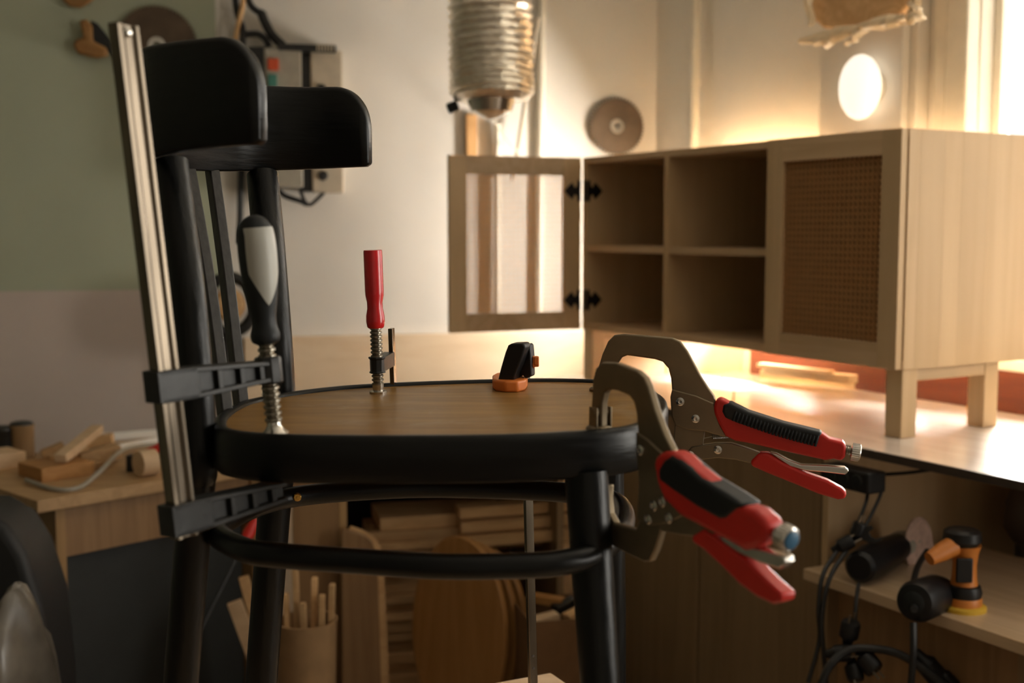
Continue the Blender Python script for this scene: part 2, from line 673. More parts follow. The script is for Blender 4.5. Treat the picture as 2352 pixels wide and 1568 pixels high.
# right end panel made of glued staves with a face strip at the front edge
dd = 0.002
for wst in (0.032, 0.075, 0.052, 0.083, 0.068, 0.078):
    m = MB(); m.obox(cb_(-0.001, dd, CZ0 + 0.0), T * (TK + 0.001), D * (wst - 0.0002), UP * (CZ1 - CZ0 - 0.0005))
    put('stave', m, M_pine, sb, bevel=0.0003)
    dd += wst
for s in (0.40, 0.795):
    m = MB(); m.obox(cb_(s, 0.001, CZ0 + TK), T * TK, D * (CD - 0.012), UP * (CZ1 - CZ0 - 2 * TK)); put('partition', m, M_pine, sb)
zs = 1.236
for s0, s1 in ((0.40 + TK, 0.795), (0.795 + TK, CW - TK)):
    m = MB(); m.obox(cb_(s0, 0.003, zs), T * (s1 - s0), D * (CD - 0.015), UP * 0.018); put('shelf', m, M_pine_t, sb)


def cane(m, o, ex, ez, w, h, n, cell=0.0113):
    """woven cane: paired uprights and wefts with two sets of diagonals; o corner, n normal"""
    nx = round(w / 0.0130)
    nz = round(h / 0.0138)
    th = 0.0008
    sw = 0.0017

    def strip(p, q, wd, off):
        d = (q - p)
        side = d.normalized().cross(n)
        m.obox(p - side * wd / 2 + n * off, d, side * wd, n * th)
    for i in range(nx + 1):
        x = i * w / nx
        for e in (-0.0013, 0.0013):
            xx = min(max(x + e, 0.0003), w - 0.0003)
            strip(o + ex * xx, o + ex * xx + ez * h, sw, 0.0)
    for j in range(nz + 1):
        z = j * h / nz
        for e in (-0.0013, 0.0013):
            zz = min(max(z + e, 0.0003), h - 0.0003)
            strip(o + ez * zz, o + ez * zz + ex * w, sw, 0.0009)
    cx, cz = w / nx, h / nz
    for k in range(-nz, nx + 1):
        for sgn in (1, -1):
            # diagonal through cell corners
            pts = []
            for (i, j) in ((k, 0), (k + nz, nz)):
                pts.append((i, j if sgn > 0 else nz - j))
            (i0, j0), (i1, j1) = pts
            # clip in i
            t0 = max(0.0, (0 - i0) / (i1 - i0))
            t1 = min(1.0, (nx - i0) / (i1 - i0))
            if t1 <= t0:
                continue
            a = (i0 + (i1 - i0) * t0, j0 + (j1 - j0) * t0)
            b = (i0 + (i1 - i0) * t1, j0 + (j1 - j0) * t1)
            if abs(a[0] - b[0]) < 0.5:
                continue
            strip(o + ex * a[0] * cx + ez * a[1] * cz, o + ex * b[0] * cx + ez * b[1] * cz, 0.0013, 0.0018 + 0.0009 * (sgn > 0))


M_cane = plain('natural_cane', (0.66, 0.42, 0.19), 0.5, var=0.12, scale=60)
_nt = M_cane.node_tree
_tr = _nt.nodes.new('ShaderNodeBsdfTranslucent')
_tr.inputs[0].default_value = (0.95, 0.70, 0.42, 1)
_mx = _nt.nodes.new('ShaderNodeMixShader')
_mx.inputs[0].default_value = 0.5
_nt.links.new(_nt.nodes['Principled BSDF'].outputs[0], _mx.inputs[1])
_nt.links.new(_tr.outputs[0], _mx.inputs[2])
_nt.links.new(_mx.outputs[0], _nt.nodes['Material Output'].inputs[0])
DH = CZ1 - CZ0
DWD = 0.398


def door(o, ex, nrm, label=None):
    """o bottom corner at hinge or edge, ex along width, nrm outward face direction"""
    fr = 0.052
    w = DWD
    m = MB()
    m.obox(o, ex * fr, nrm * TK, UP * DH)
    dr = put('door', m, M_pine, sb, bevel=0.0012, label=label)
    m = MB(); m.obox(o + ex * (w - fr), ex * fr, nrm * TK, UP * DH); put('stile', m, M_pine, dr, bevel=0.0012)
    m = MB(); m.obox(o + ex * fr, ex * (w - 2 * fr), nrm * TK, UP * fr); put('rail', m, M_pine_t, dr, bevel=0.0012)
    m = MB(); m.obox(o + ex * fr + UP * (DH - fr), ex * (w - 2 * fr), nrm * TK, UP * fr); put('rail', m, M_pine_t, dr, bevel=0.0012)
    m = MB()
    cane(m, o + ex * (fr - 0.004) + UP * (fr - 0.004) + nrm * 0.006, ex, UP, w - 2 * fr + 0.008, DH - 2 * fr + 0.008, nrm)
    c = put('cane_weave', m, M_cane, dr, kind='stuff', fixn=False)
    return dr


NF = -D
door(cb_(0.002, 0, CZ0) , T, NF, 'closed cane door')
# open door, hinged on the far left corner
oh = cb_(CW, -0.001, CZ0)
DE = (at(1030, 560, 3.39) - oh)
DE.z = 0
DE.normalize()
DN = V((DE.y, -DE.x, 0))
if DN.y < 0:
    DN = -DN
od = door(oh + DE * 0.004, DE, DN, 'cane door swung open')
# butterfly hinges: dark leaf on the stile and on the inner face of the side panel
for zh in (CZ0 + 0.085, CZ1 - 0.095):
    m = MB()
    for (o, ex, nn) in ((oh + UP * (zh - CZ0) + DE * 0.006, DE, -DN), (oh + UP * (zh - CZ0) + D * 0.004 - T * TK, D, -T)):
        shp = [(0, 0.020), (0.008, 0.024), (0.012, 0.010), (0.019, 0.007), (0.026, 0.018), (0.036, 0.012), (0.052, 0.0),
               (0.036, -0.012), (0.026, -0.018), (0.019, -0.007), (0.012, -0.010), (0.008, -0.024), (0, -0.020)]
        m.prism([o + ex * x + UP * z * 1.35 for x, z in shp], nn * 0.002)
    m.cyl(oh + UP * (zh - CZ0 - 0.03) - D * 0.002 - T * TK, oh + UP * (zh - CZ0 + 0.03) - D * 0.002 - T * TK, 0.004, seg=10)
    put('hinge', m, M_blackp, sb, label='black butterfly hinge')
# square legs and rails
for (s, d) in ((0.002, 0.004), (0.012, 0.272), (CW - 0.047, 0.004), (CW - 0.047, 0.272)):
    m = MB(); m.obox(cb_(s, d, Z_W), T * 0.045, D * 0.045, UP * (CZ0 - Z_W)); put('leg', m, M_pine, sb, bevel=0.002)
for s in (0.014, CW - 0.04):
    m = MB(); m.obox(cb_(s, 0.049, CZ0 - 0.028), T * 0.022, D * 0.223, UP * 0.028); put('leg_rail', m, M_pine_d, sb, bevel=0.001)
m = MB(); m.obox(cb_(0.047, 0.30, CZ0 - 0.028), T * (CW - 0.094), D * 0.016, UP * 0.028); put('leg_rail', m, M_pine_t, sb, bevel=0.001)

# ================================================================== THE TABLE UNDER THE CHAIR
Z_T = 0.66
tc_ = atz(1265, 1543, Z_T)
e1 = V((-0.894, -0.447, 0)).normalized()
e2 = V((0.447, -0.894, 0)).normalized()
tb = root('small_table', 'small pale wooden table that the black chair stands on', 'table', V((tc_.x, tc_.y, 0)) + e1 * 0.39 + e2 * 0.39)
m = MB(); m.obox(tc_ - UP * 0.03, e1 * 0.80, e2 * 0.78, UP * 0.03); put('table_top', m, M_table, tb, bevel=0.003)
for a in (0.05, 0.70):
    for b in (0.05, 0.68):
        m = MB(); m.obox(V((tc_.x, tc_.y, 0)) + e1 * a + e2 * b, e1 * 0.05, e2 * 0.05, UP * (Z_T - 0.03)); put('leg', m, M_offcut, tb, bevel=0.002)
for a in (0.06, 0.72):
    m = MB(); m.obox(V((tc_.x, tc_.y, Z_T - 0.10)) + e1 * a + e2 * 0.10, e1 * 0.02, e2 * 0.58, UP * 0.07); put('apron', m, M_offcut, tb)

# ================================================================== THE CHAIR
Z_S = 1.12
ch = root('bentwood_chair', 'black painted bentwood chair with brown varnished seat, clamps around its seat edge', 'chair', V((-0.06, 1.25, Z_T)))
outl = [(489, 985), (495, 960), (540, 932), (600, 916), (680, 903), (800, 890), (950, 882), (1100, 877), (1250, 874), (1375, 877), (1450, 886),
        (1505, 902), (1533, 925), (1530, 950), (1505, 970), (1468, 986), (1400, 996), (1300, 1003), (1150, 1009), (980, 1011), (800, 1011), (650, 1009),
        (560, 1004), (510, 996)]
oc = catmull([atz(x, y, Z_S) for x, y in outl], True, 5)
cen = sum(oc, V((0, 0, 0))) / len(oc)


def offset(loop, d):
    n = len(loop)
    out = []
    for i in range(n):
        t = (loop[(i + 1) % n] - loop[i - 1]).normalized()
        nn = V((t.y, -t.x, 0))
        if nn.dot(loop[i] - cen) > 0:
            nn = -nn
        out.append(loop[i] + nn * d)
    return out


in1 = offset(oc, 0.004)
in2 = offset(oc, 0.013)
lip = 0.0035
rings = [[p - UP * 0.034 for p in in2], [p - UP * 0.0385 for p in offset(oc, 0.004)], [p - UP * 0.034 for p in oc], [p - UP * 0.004 for p in oc],
         [p + UP * lip * 0.5 for p in offset(oc, 0.0015)], [p + UP * lip for p in in1], [p + UP * lip for p in offset(oc, 0.010)],
         [p + UP * lip * 0.4 for p in offset(oc, 0.0125)], [p - UP * 0.004 for p in in2]]
rings.append(rings[0])
m = MB().loft(rings, caps=False)
put('seat_rim', m, M_blackflat, ch, angle=60)
m = MB().prism([p - UP * 0.008 for p in offset(oc, 0.0125)], UP * 0.008)
put('seat_panel', m, M_seat, ch, label='brown varnished seat panel')


def ext_to(p, q, z):         # extend the line p->q to height z
    t = (z - p.z) / (q.z - p.z)
    return p + (q - p) * t


# front legs
leg_n0, leg_n1 = at(1347, 1095, 1.070), at(1378, 1568, 1.045)
leg_nb = ext_to(leg_n0, leg_n1, Z_T)
m = MB().tube([leg_n0 + (leg_n1 - leg_n0).normalized() * -0.005, leg_n0 + (leg_n1 - leg_n0) * 0.5, leg_nb], [0.0195, 0.0185, 0.0145], seg=24)
put('leg', m, M_black, ch)
lf0, lf1 = at(1392, 1000, 1.36), at(1405, 1568, 1.385)
lfb = ext_to(lf0, lf1, Z_T)
m = MB().tube([lf0, lf0 + (lfb - lf0) * 0.5, lfb], [0.0195, 0.0185, 0.0145], seg=24)
put('leg', m, M_black, ch)
# rear legs: one bent piece from the foot to the back rail
nb0 = ext_to(at(445, 1200, 1.115), at(416, 1568, 1.135), Z_T)
nearp = [nb0, at(445, 1200, 1.115), at(458, 1080, 1.105), at(455, 980, 1.105), at(447, 850, 1.11), at(428, 650, 1.13), at(408, 500, 1.155), at(392, 372, 1.172)]
m = MB().tube(catmull(nearp, False, 5), 0.0165, seg=24)
put('leg', m, M_black, ch, label='rear leg rising into a back post')
fb0 = ext_to(at(629, 1180, 1.365), at(600, 1568, 1.375), Z_T)
farp = [fb0, at(629, 1180, 1.365), at(645, 1030, 1.36), at(641, 900, 1.362), at(632, 760, 1.368), at(617, 560, 1.405), at(603, 402, 1.440)]
m = MB().tube(catmull(farp, False, 5), 0.0185, seg=24)
put('leg', m, M_black, ch, label='rear leg rising into a back post')
# back rail: U in plan, open to the front
pl = [(-0.214, 1.062), (-0.268, 1.088), (-0.325, 1.130), (-0.358, 1.185), (-0.366, 1.25), (-0.355, 1.32), (-0.338, 1.38), (-0.312, 1.425), (-0.270, 1.450), (-0.220, 1.455), (-0.166, 1.442)]
pc = catmull([V((x, y, 0)) for x, y in pl], False, 6)
zt, zb = CAMZ + 0.166, CAMZ + 0.073
_d = [0]
for i in range(1, len(pc)):
    _d.append(_d[-1] + (pc[i] - pc[i - 1]).length)


def _samp(L):
    for i in range(len(pc) - 1):
        if L <= _d[i + 1]:
            return pc[i] + (pc[i + 1] - pc[i]) * ((L - _d[i]) / (_d[i + 1] - _d[i]))
    return pc[-1]


_T = _d[-1]
_e = [0, .001, .002, .003, .0045, .006, .008, .010, .013, .016, .020, .024, .029, .034, .039, .044]
_ls = _e + [0.044 + (_T - 0.088) * k / 44 for k in range(1, 44)] + [_T - q for q in _e[::-1]]
pc = [_samp(q) for q in _ls]
n = len(pc)
ln = [0]
for i in range(1, n):
    ln.append(ln[-1] + (pc[i] - pc[i - 1]).length)
Ltot = ln[-1]
rings = []
for i in range(n):
    t = (pc[min(i + 1, n - 1)] - pc[max(i - 1, 0)]).normalized()
    nn = V((t.y, -t.x, 0))
    e = min(ln[i], Ltot - ln[i])
    rc = 0.042
    drop = 0
    if e < rc:
        drop = (1 - math.sqrt(max(0, 1 - ((rc - e) / rc) ** 2))) * 0.048
    rb = 0.006
    bot = 0.0
    if e < rb:
        bot = (rb - e) * 0.5
    w2 = 0.0095 if e > 0.004 else 0.0065 + 0.75 * e
    top, bo = zt - drop, zb + bot - 0.010 * math.sin(math.pi * ln[i] / Ltot) ** 1.5
    w2 = 0.0055 + 0.004 * math.sqrt(min(1.0, e / 0.008))
    c = pc[i]
    r = min(0.0055, w2 * 0.8)
    rings.append([c + nn * w2 + UP * (bo + 0.002), c + nn * w2 + UP * (top - r), c + nn * (w2 - r * 0.35) + UP * (top - r * 0.35), c + nn * (w2 - r) + UP * top,
                  c - nn * (w2 - r) + UP * top, c - nn * (w2 - r * 0.35) + UP * (top - r * 0.35), c - nn * w2 + UP * (top - r), c - nn * w2 + UP * (bo + 0.002),
                  c - nn * (w2 - 0.002) + UP * bo, c + nn * (w2 - 0.002) + UP * bo])
m = MB().loft(rings)
put('back_rail', m, M_blackflat, ch, angle=50)
# two slats
for (bx, by, bY, mx_, my, mY, tx, ty, tY) in ((519, 945, 1.195, 478, 650, 1.25, 432, 385, 1.325), (556, 930, 1.262, 522, 650, 1.315, 487, 388, 1.378)):
    path = catmull([at(bx, by, bY) - UP * 0.01, at(mx_, my, mY), at(tx, ty, tY) - UP * 0.001], False, 6)
    rings = []
    for i, p in enumerate(path):
        t = (path[min(i + 1, len(path) - 1)] - path[max(i - 1, 0)]).normalized()
        ex = V((0.78, 0.62, 0))
        ey = V((-0.62, 0.78, 0))
        a, b = 0.0060, 0.0078
        rings.append([p - ex * a - ey * b, p + ex * a - ey * b, p + ex * a + ey * b, p - ex * a + ey * b])
    m = MB().loft(rings)
    put('slat', m, M_sheenblack, ch, bevel=0.0015)
# hoop stretcher, egg shaped ring inside the legs
zr = CAMZ - 0.285
ring = [atz(x, y, zr) for x, y in ((498, 1222), (560, 1262), (640, 1275), (800, 1287), (1000, 1300), (1150, 1300), (1280, 1293), (1370, 1268), (1428, 1215), (1425, 1165), (1370, 1140), (1240, 1127), (1000, 1120), (830, 1126), (700, 1137), (620, 1152), (545, 1182))]
m = MB().tube(catmull(ring, True, 6), 0.0112, seg=16, closed=True)
put('stretcher_ring', m, M_blackflat, ch, angle=60)
sp_ = atz(683, 1150, zr) + UP * 0.0
sdir = (C0 - sp_); sdir.z = 0; sdir.normalize()
sp2 = atz(683, 1140, zr)
pp = at(683, 1142, sp2.y - 0.0128)
m = MB(); m.lathe(pp + sdir * -0.004, pp + sdir * 0.0012, [(0, 0.0042), (0.8, 0.0042), (1, 0.0034)], 16)
m.lathe(pp + sdir * 0.0012, pp + sdir * 0.0013, [(0, 0.0018), (1, 0.0016)], 6)
put('screw', m, M_brass, ch, label='brass screw head')

# ================================================================== BIG BAR CLAMP (near left)
sc_pad = atz(632, 1000, Z_S)
wup = V((-0.105, -0.01, 1)).normalized()
AD = V((0.507, 0.862, 0)).normalized()
BD = V((AD.y, -AD.x, 0))                      # to the right and towards the camera
big = root('bar_clamp', 'large steel bar clamp with black and grey handle beside the near back post', 'clamp', sc_pad)
# screw axis
ax0 = sc_pad
pt_top = at(582, 492, sc_pad.y - 0.003)
wup = (pt_top - ax0).normalized()
Lh = (pt_top - ax0).length


def onax(px, py):
    """length along the screw axis for an image height"""
    lo, hi = -0.2, 0.4
    for _ in range(40):
        mid = (lo + hi) / 2
        if proj(ax0 + wup * mid)[1] > py:
            lo = mid
        else:
            hi = mid
    return lo


h = lambda y: onax(0, y)
k_ = sc_pad.y / F
prof = [(790, 20), (783, 31), (768, 34), (748, 29), (725, 29), (690, 35), (650, 40), (600, 43), (560, 43), (530, 40), (512, 33), (500, 23), (493, 8)]
h0, h1 = h(790), h(492)
pr = [((h(y) - h0) / (h1 - h0), r * k_) for y, r in prof]
pr[0] = (0, pr[0][1])


def smooth_prof(p, sub=4):
    c = catmull([V((a, b, 0)) for a, b in p], False, sub)
    return [(q.x, max(q.y, 0)) for q in c]


prs = smooth_prof(pr)
m = MB().lathe(ax0 + wup * h0, ax0 + wup * h1, prs, 32)
hd = put('handle', m, M_blackr, big, label='black handle with a pale grey inset', angle=60)
# pale inset, a proud skin over part of the handle
z = wup
fx = V((0.60, -0.80, 0)); fx = (fx - z * fx.dot(z)).normalized()
fy = z.cross(fx)


def rad(t):
    for i in range(len(prs) - 1):
        if prs[i][0] <= t <= prs[i + 1][0]:
            q = (t - prs[i][0]) / max(1e-6, prs[i + 1][0] - prs[i][0])
            return prs[i][1] + (prs[i + 1][1] - prs[i][1]) * q
    return prs[-1][1]


m = MB()
t0, t1 = (h(700) - h0) / (h1 - h0), (h(522) - h0) / (h1 - h0)
rings = []
NR, NA = 22, 14
for i in range(NR + 1):
    t = t0 + (t1 - t0) * i / NR
    q = i / NR
    hw = math.radians(58) * min(1.0, (q / 0.42) ** 0.8) + 0.01
    if q > 0.9:
        hw *= 1 + (q - 0.9) * 1.2
    rr = rad(t) + 0.0006
    c = ax0 + z * (h0 + (h1 - h0) * t)
    out = [c + (fx * math.cos(a) + fy * math.sin(a)) * rr for a in [hw * (2 * k / NA - 1) for k in range(NA + 1)]]
    inn = [c + (fx * math.cos(a) + fy * math.sin(a)) * (rr - 0.002) for a in [hw * (2 * k / NA - 1) for k in range(NA + 1)]][::-1]
    rings.append(out + inn)
m.loft(rings)
put('inset', m, M_grey, hd, label='pale grey inset', angle=50)


def threads(m, p0, p1, r, pitch=0.0042, depth=0.0016, seg=20):
    L_ = (p1 - p0).length
    nn = max(2, int(L_ / pitch))
    pf = []
    for i in range(nn):
        pf += [(i / nn, r - depth), ((i + 0.30) / nn, r), ((i + 0.62) / nn, r), ((i + 0.9) / nn, r - depth)]
    pf.append((1, r - depth))
    return m.lathe(p0, p1, pf, seg)


m = threads(MB(), ax0 + wup * 0.012, ax0 + wup * (h0 + 0.004), 0.0078, 0.0052, 0.0020)
put('screw_spindle', m, M_chrome, big, angle=25)
m = MB().lathe(ax0 + UP * 0.0, ax0 + UP * 0.0 + wup * 0.016, [(0, 0.0125), (0.12, 0.0125), (0.35, 0.0085), (0.6, 0.0062), (1, 0.0062)], 24)
put('swivel_foot', m, M_bright, big)
# upper arm
za = h(850)
pa1 = ax0 + wup * za                                   # arm centre at the screw
ARM = 0.128


def armpt(s, b, hgt, base):
    return base + AD * s + BD * b + wup * hgt


def make_arm(base_end, z_off, label, with_collar, half0=0.0125, half1=0.0085):
    """base_end: arm point at its far end; runs back to the bar"""
    m = MB()
    o = base_end - AD * ARM
    # web
    def sec(s, b, hh):
        c = o + AD * s + wup * z_off
        return [c - BD * b - wup * hh, c + BD * b - wup * hh, c + BD * b + wup * hh, c - BD * b + wup * hh]
    def hh(s):
        return half0 + (half1 - half0) * max(0, min(1, (s - 0.03) / (ARM - 0.03)))
    m.loft([sec(0.022, 0.0030, hh(0.022)), sec(ARM, 0.0030, hh(ARM))])
    for sg in (1, -1):
        rings = []
        for s in (-0.004, 0.03, ARM):
            c = o + AD * s + wup * (z_off + sg * (hh(s) - 0.0018))
            rings.append([c - BD * 0.0085 - wup * 0.002, c + BD * 0.0085 - wup * 0.002, c + BD * 0.0085 + wup * 0.002, c - BD * 0.0085 + wup * 0.002])
        m.loft(rings)
    # head block around the bar, in two cheeks and a nose so that the bar can pass
    for b in (-0.0085, 0.0045):
        c = o + AD * -0.004 + BD * b + wup * (z_off - half0)
        m.obox(c, AD * 0.040, BD * 0.004, wup * (2 * half0))
    c = o + AD * -0.0065 - BD * 0.0085 + wup * (z_off - half0)
    m.obox(c, AD * 0.0060, BD * 0.017, wup * (2 * half0))
    # ribs
    for s in (0.036, 0.062, 0.088, 0.112):
        c = o + AD * s + wup * z_off
        m.cbox(c, AD * 0.006, BD * 0.015, wup * (2 * hh(s) - 0.001))
    if with_collar:
        m.lathe(base_end + wup * (z_off - 0.0115), base_end + wup * (z_off + 0.0125), [(0, 0.0105), (0.05, 0.0118), (0.9, 0.0118), (1, 0.0105)], 10)
    return put('jaw_arm', m, M_cast, big, bevel=0.0008, label=label, angle=30)


make_arm(pa1, 0.0, 'sliding upper jaw arm', True)
zl = h(1135) if False else None
low_end = at(600, 1128, pa1.y + 0.004)
# put lower arm end along the same axis under the rim
q_ = (low_end - pa1).dot(wup)
low_end = pa1 + wup * q_
make_arm(low_end, 0.0, 'fixed lower jaw arm', False)
# the bar
bo = pa1 - AD * ARM
top_l = (at(283, 55, bo.y) - bo).dot(wup)
bot_l = (low_end - pa1).dot(wup) - 0.016
m = MB()
c0 = bo + wup * bot_l
bt = 0.0052
# grooved section: (s along AD, b)
sect = [(0, -bt), (0.022, -bt), (0.022, bt), (0.018, bt), (0.0155, bt - 0.0022), (0.008, bt - 0.0022), (0.0055, bt), (0, bt)]
m.loft([[c0 + AD * s + BD * b for s, b in sect], [c0 + wup * (top_l - bot_l) + AD * (s - 0.006) + BD * b for s, b in sect]])
put('bar', m, M_steel, big, bevel=0.0006, angle=25)
pv = c0 + wup * (top_l - bot_l - 0.0065) + AD * 0.004 + BD * (bt - 0.002)
m = MB().lathe(pv, pv + BD * 0.004, [(0, 0.0042), (0.6, 0.0042), (0.85, 0.003), (1, 0.0008)], 16)
put('stop_pin', m, M_bright, big)

# ================================================================== RED HANDLED CLAMP (far rim)
rp = atz(869, 903, Z_S)
red = root('screw_clamp', 'small screw clamp with bright red handle on the far edge of the seat', 'clamp', rp)
rt = at(856, 574, rp.y - 0.004)
ru = (rt - rp).normalized()


def hp(y, p0, u):
    lo, hi = -0.3, 0.4
    for _ in range(40):
        mid = (lo + hi) / 2
        q = p0 + u * mid - C0
        yy = 784 - F * (q.y * sp + q.z * cp) / (q.y * cp - q.z * sp)
        if yy > y:
            lo = mid
        else:
            hi = mid
    return lo


kr = rp.y / F
hb, ht = hp(753, rp, ru), hp(574, rp, ru)
pf = [(753, 17), (750, 19.5), (738, 21.5), (724, 21), (708, 18), (694, 18), (678, 21), (668, 21.5), (640, 21.5), (580, 21.5), (575, 21), (574, 20)]
m = MB().lathe(rp + ru * hb, rp + ru * ht, [((hp(y, rp, ru) - hb) / (ht - hb), r * kr) for y, r in pf], 32)
put('handle', m, M_redh, red, label='red handle')
m = threads(MB(), rp + ru * hp(885, rp, ru), rp + ru * (hb + 0.002), 14 * kr, 0.0042, 0.0016)
put('screw_spindle', m, M_chrome, red, angle=25)
m = MB().lathe(rp, rp + ru * hp(878, rp, ru), [(0, 20 * kr), (0.2, 20.5 * kr), (0.32, 12 * kr), (0.5, 13 * kr), (0.85, 13.5 * kr), (1, 10 * kr)], 24)
put('swivel_foot', m, M_bright, red)
m = MB()
hc0, hc1 = hp(856, rp, ru), hp(819, rp, ru)
m.lathe(rp + ru * hc0, rp + ru * hc1, [(0, 19 * kr), (0.08, 19 * kr), (0.1, 17 * kr), (0.85, 17 * kr), (0.9, 20 * kr), (1, 20 * kr)], 8)
adr = V((0.10, 0.995, 0)).normalized()
bdr = V((adr.y, -adr.x, 0))
cc = rp + ru * ((hc0 + hc1) / 2)
m.obox(cc + adr * 0.005 - bdr * 0.005 - ru * 0.008, adr * 0.058, bdr * 0.012, ru * 0.016)
put('jaw_arm', m, M_cast, red, bevel=0.0008)
m = MB()
pbr = cc + adr * 0.060 + bdr * 0.001
m.obox(pbr - ru * 0.155, adr * 0.014, bdr * 0.005, ru * 0.190)
put('bar', m, M_steel, red, bevel=0.0005)
m = MB()
m.obox(cc + adr * -0.012 - bdr * 0.006 - ru * 0.118, adr * 0.088, bdr * 0.014, ru * 0.014)
put('lower_jaw', m, M_cast, red, bevel=0.001)

# ================================================================== ORANGE / BLACK QUICK CLAMP (far rim)
op = atz(1172, 897, Z_S)
Yo = op.y + 0.012
qc = root('quick_clamp', 'black quick clamp with orange jaw pad and long steel bar, far seat edge', 'clamp', op)
# orange pad: rounded block
pts = [atz(x, y, Z_S) for x, y in ((1131, 893), (1138, 898), (1160, 901), (1190, 901), (1207, 897), (1212, 889), (1211, 880), (1180, 878), (1140, 880), (1131, 885))]
m = MB().prism(pts, UP * 0.0125)
put('jaw_pad', m, M_orange, qc, bevel=0.0025, seg=3, label='orange jaw pad')


def poly(pixels, p0, nrm, thick, centre=True):
    pts = [atp(x, y, p0, nrm) for x, y in pixels]
    if centre:
        pts = [p + nrm * (thick / 2) for p in pts]
    return MB().prism(pts, -nrm * thick)


nq = V((-0.30, -0.954, 0)).normalized()
qb = V((op.x, Yo, Z_S + 0.01))
m = poly([(1150, 873), (1158, 840), (1168, 806), (1174, 791), (1181, 787), (1208, 786), (1214, 794), (1208, 812), (1200, 835), (1190, 858), (1186, 875)], qb, nq, 0.024)
hd2 = put('jaw_head', m, M_blackp, qc, bevel=0.002, seg=3, label='black slanted jaw head')
m = poly([(1192, 868), (1200, 842), (1212, 800), (1216, 787), (1222, 792), (1224, 815), (1225, 862), (1212, 868), (1204, 858)], qb + V((0, 0.016, 0)), nq, 0.016)
put('jaw_web', m, M_blackp, hd2, bevel=0.0015)
m = MB()
for (x0, y0, x1, y1) in ((1212, 816, 1228, 845), (1214, 832, 1238, 842), (1226, 818, 1238, 838)):
    a, b = atp(x0, y0, qb + V((0, .02, 0)), nq), atp(x1, y1, qb + V((0, .02, 0)), nq)
    m.cbox((a + b) / 2, V((abs(b.x - a.x), 0, 0)), V((0, 0.01, 0)), UP * abs(b.z - a.z))
put('release_trigger', m, M_orange, qc, bevel=0.0012, label='orange trigger')
# bar
bt_, bb_ = at(1206, 860, 1.468), at(1224, 1568, 1.46)
qdir = (bb_ - bt_).normalized()
bb2 = bt_ + qdir * ((bb_ - bt_).length + 0.02)
qa = V((0.85, 0.52, 0)).normalized()
qbv = V((qa.y, -qa.x, 0))
m = MB()
m.loft([[c - qa * 0.0055 - qbv * 0.0028, c + qa * 0.0055 - qbv * 0.0028, c + qa * 0.0055 + qbv * 0.0028, c - qa * 0.0055 + qbv * 0.0028] for c in (bt_, bb2)])
barq = put('bar', m, M_steel, qc, bevel=0.0005)
for y in (1505, 1533):
    p_ = bt_ + qdir * ((at(1222, y, 1.46) - bt_).dot(qdir)) + qbv * 0.0029
    m = MB().lathe(p_ - qbv * 0.0005, p_ + qbv * 0.0002, [(0, 0.0018), (1, 0.0018)], 12)
    put('hole', m, M_edge, barq)
m = MB()
c = bt_ + qdir * 0.10
m.obox(V((op.x - 0.006, op.y - 0.012, Z_S - 0.062)), V((0.020, 0, 0)), V((0, 0.085, 0)), UP * 0.022)
put('lower_jaw', m, M_blackp, qc, bevel=0.002)

# ================================================================== LOCKING C CLAMPS
def ridge(m, a, b, width_dir, nrm, r):
    pass


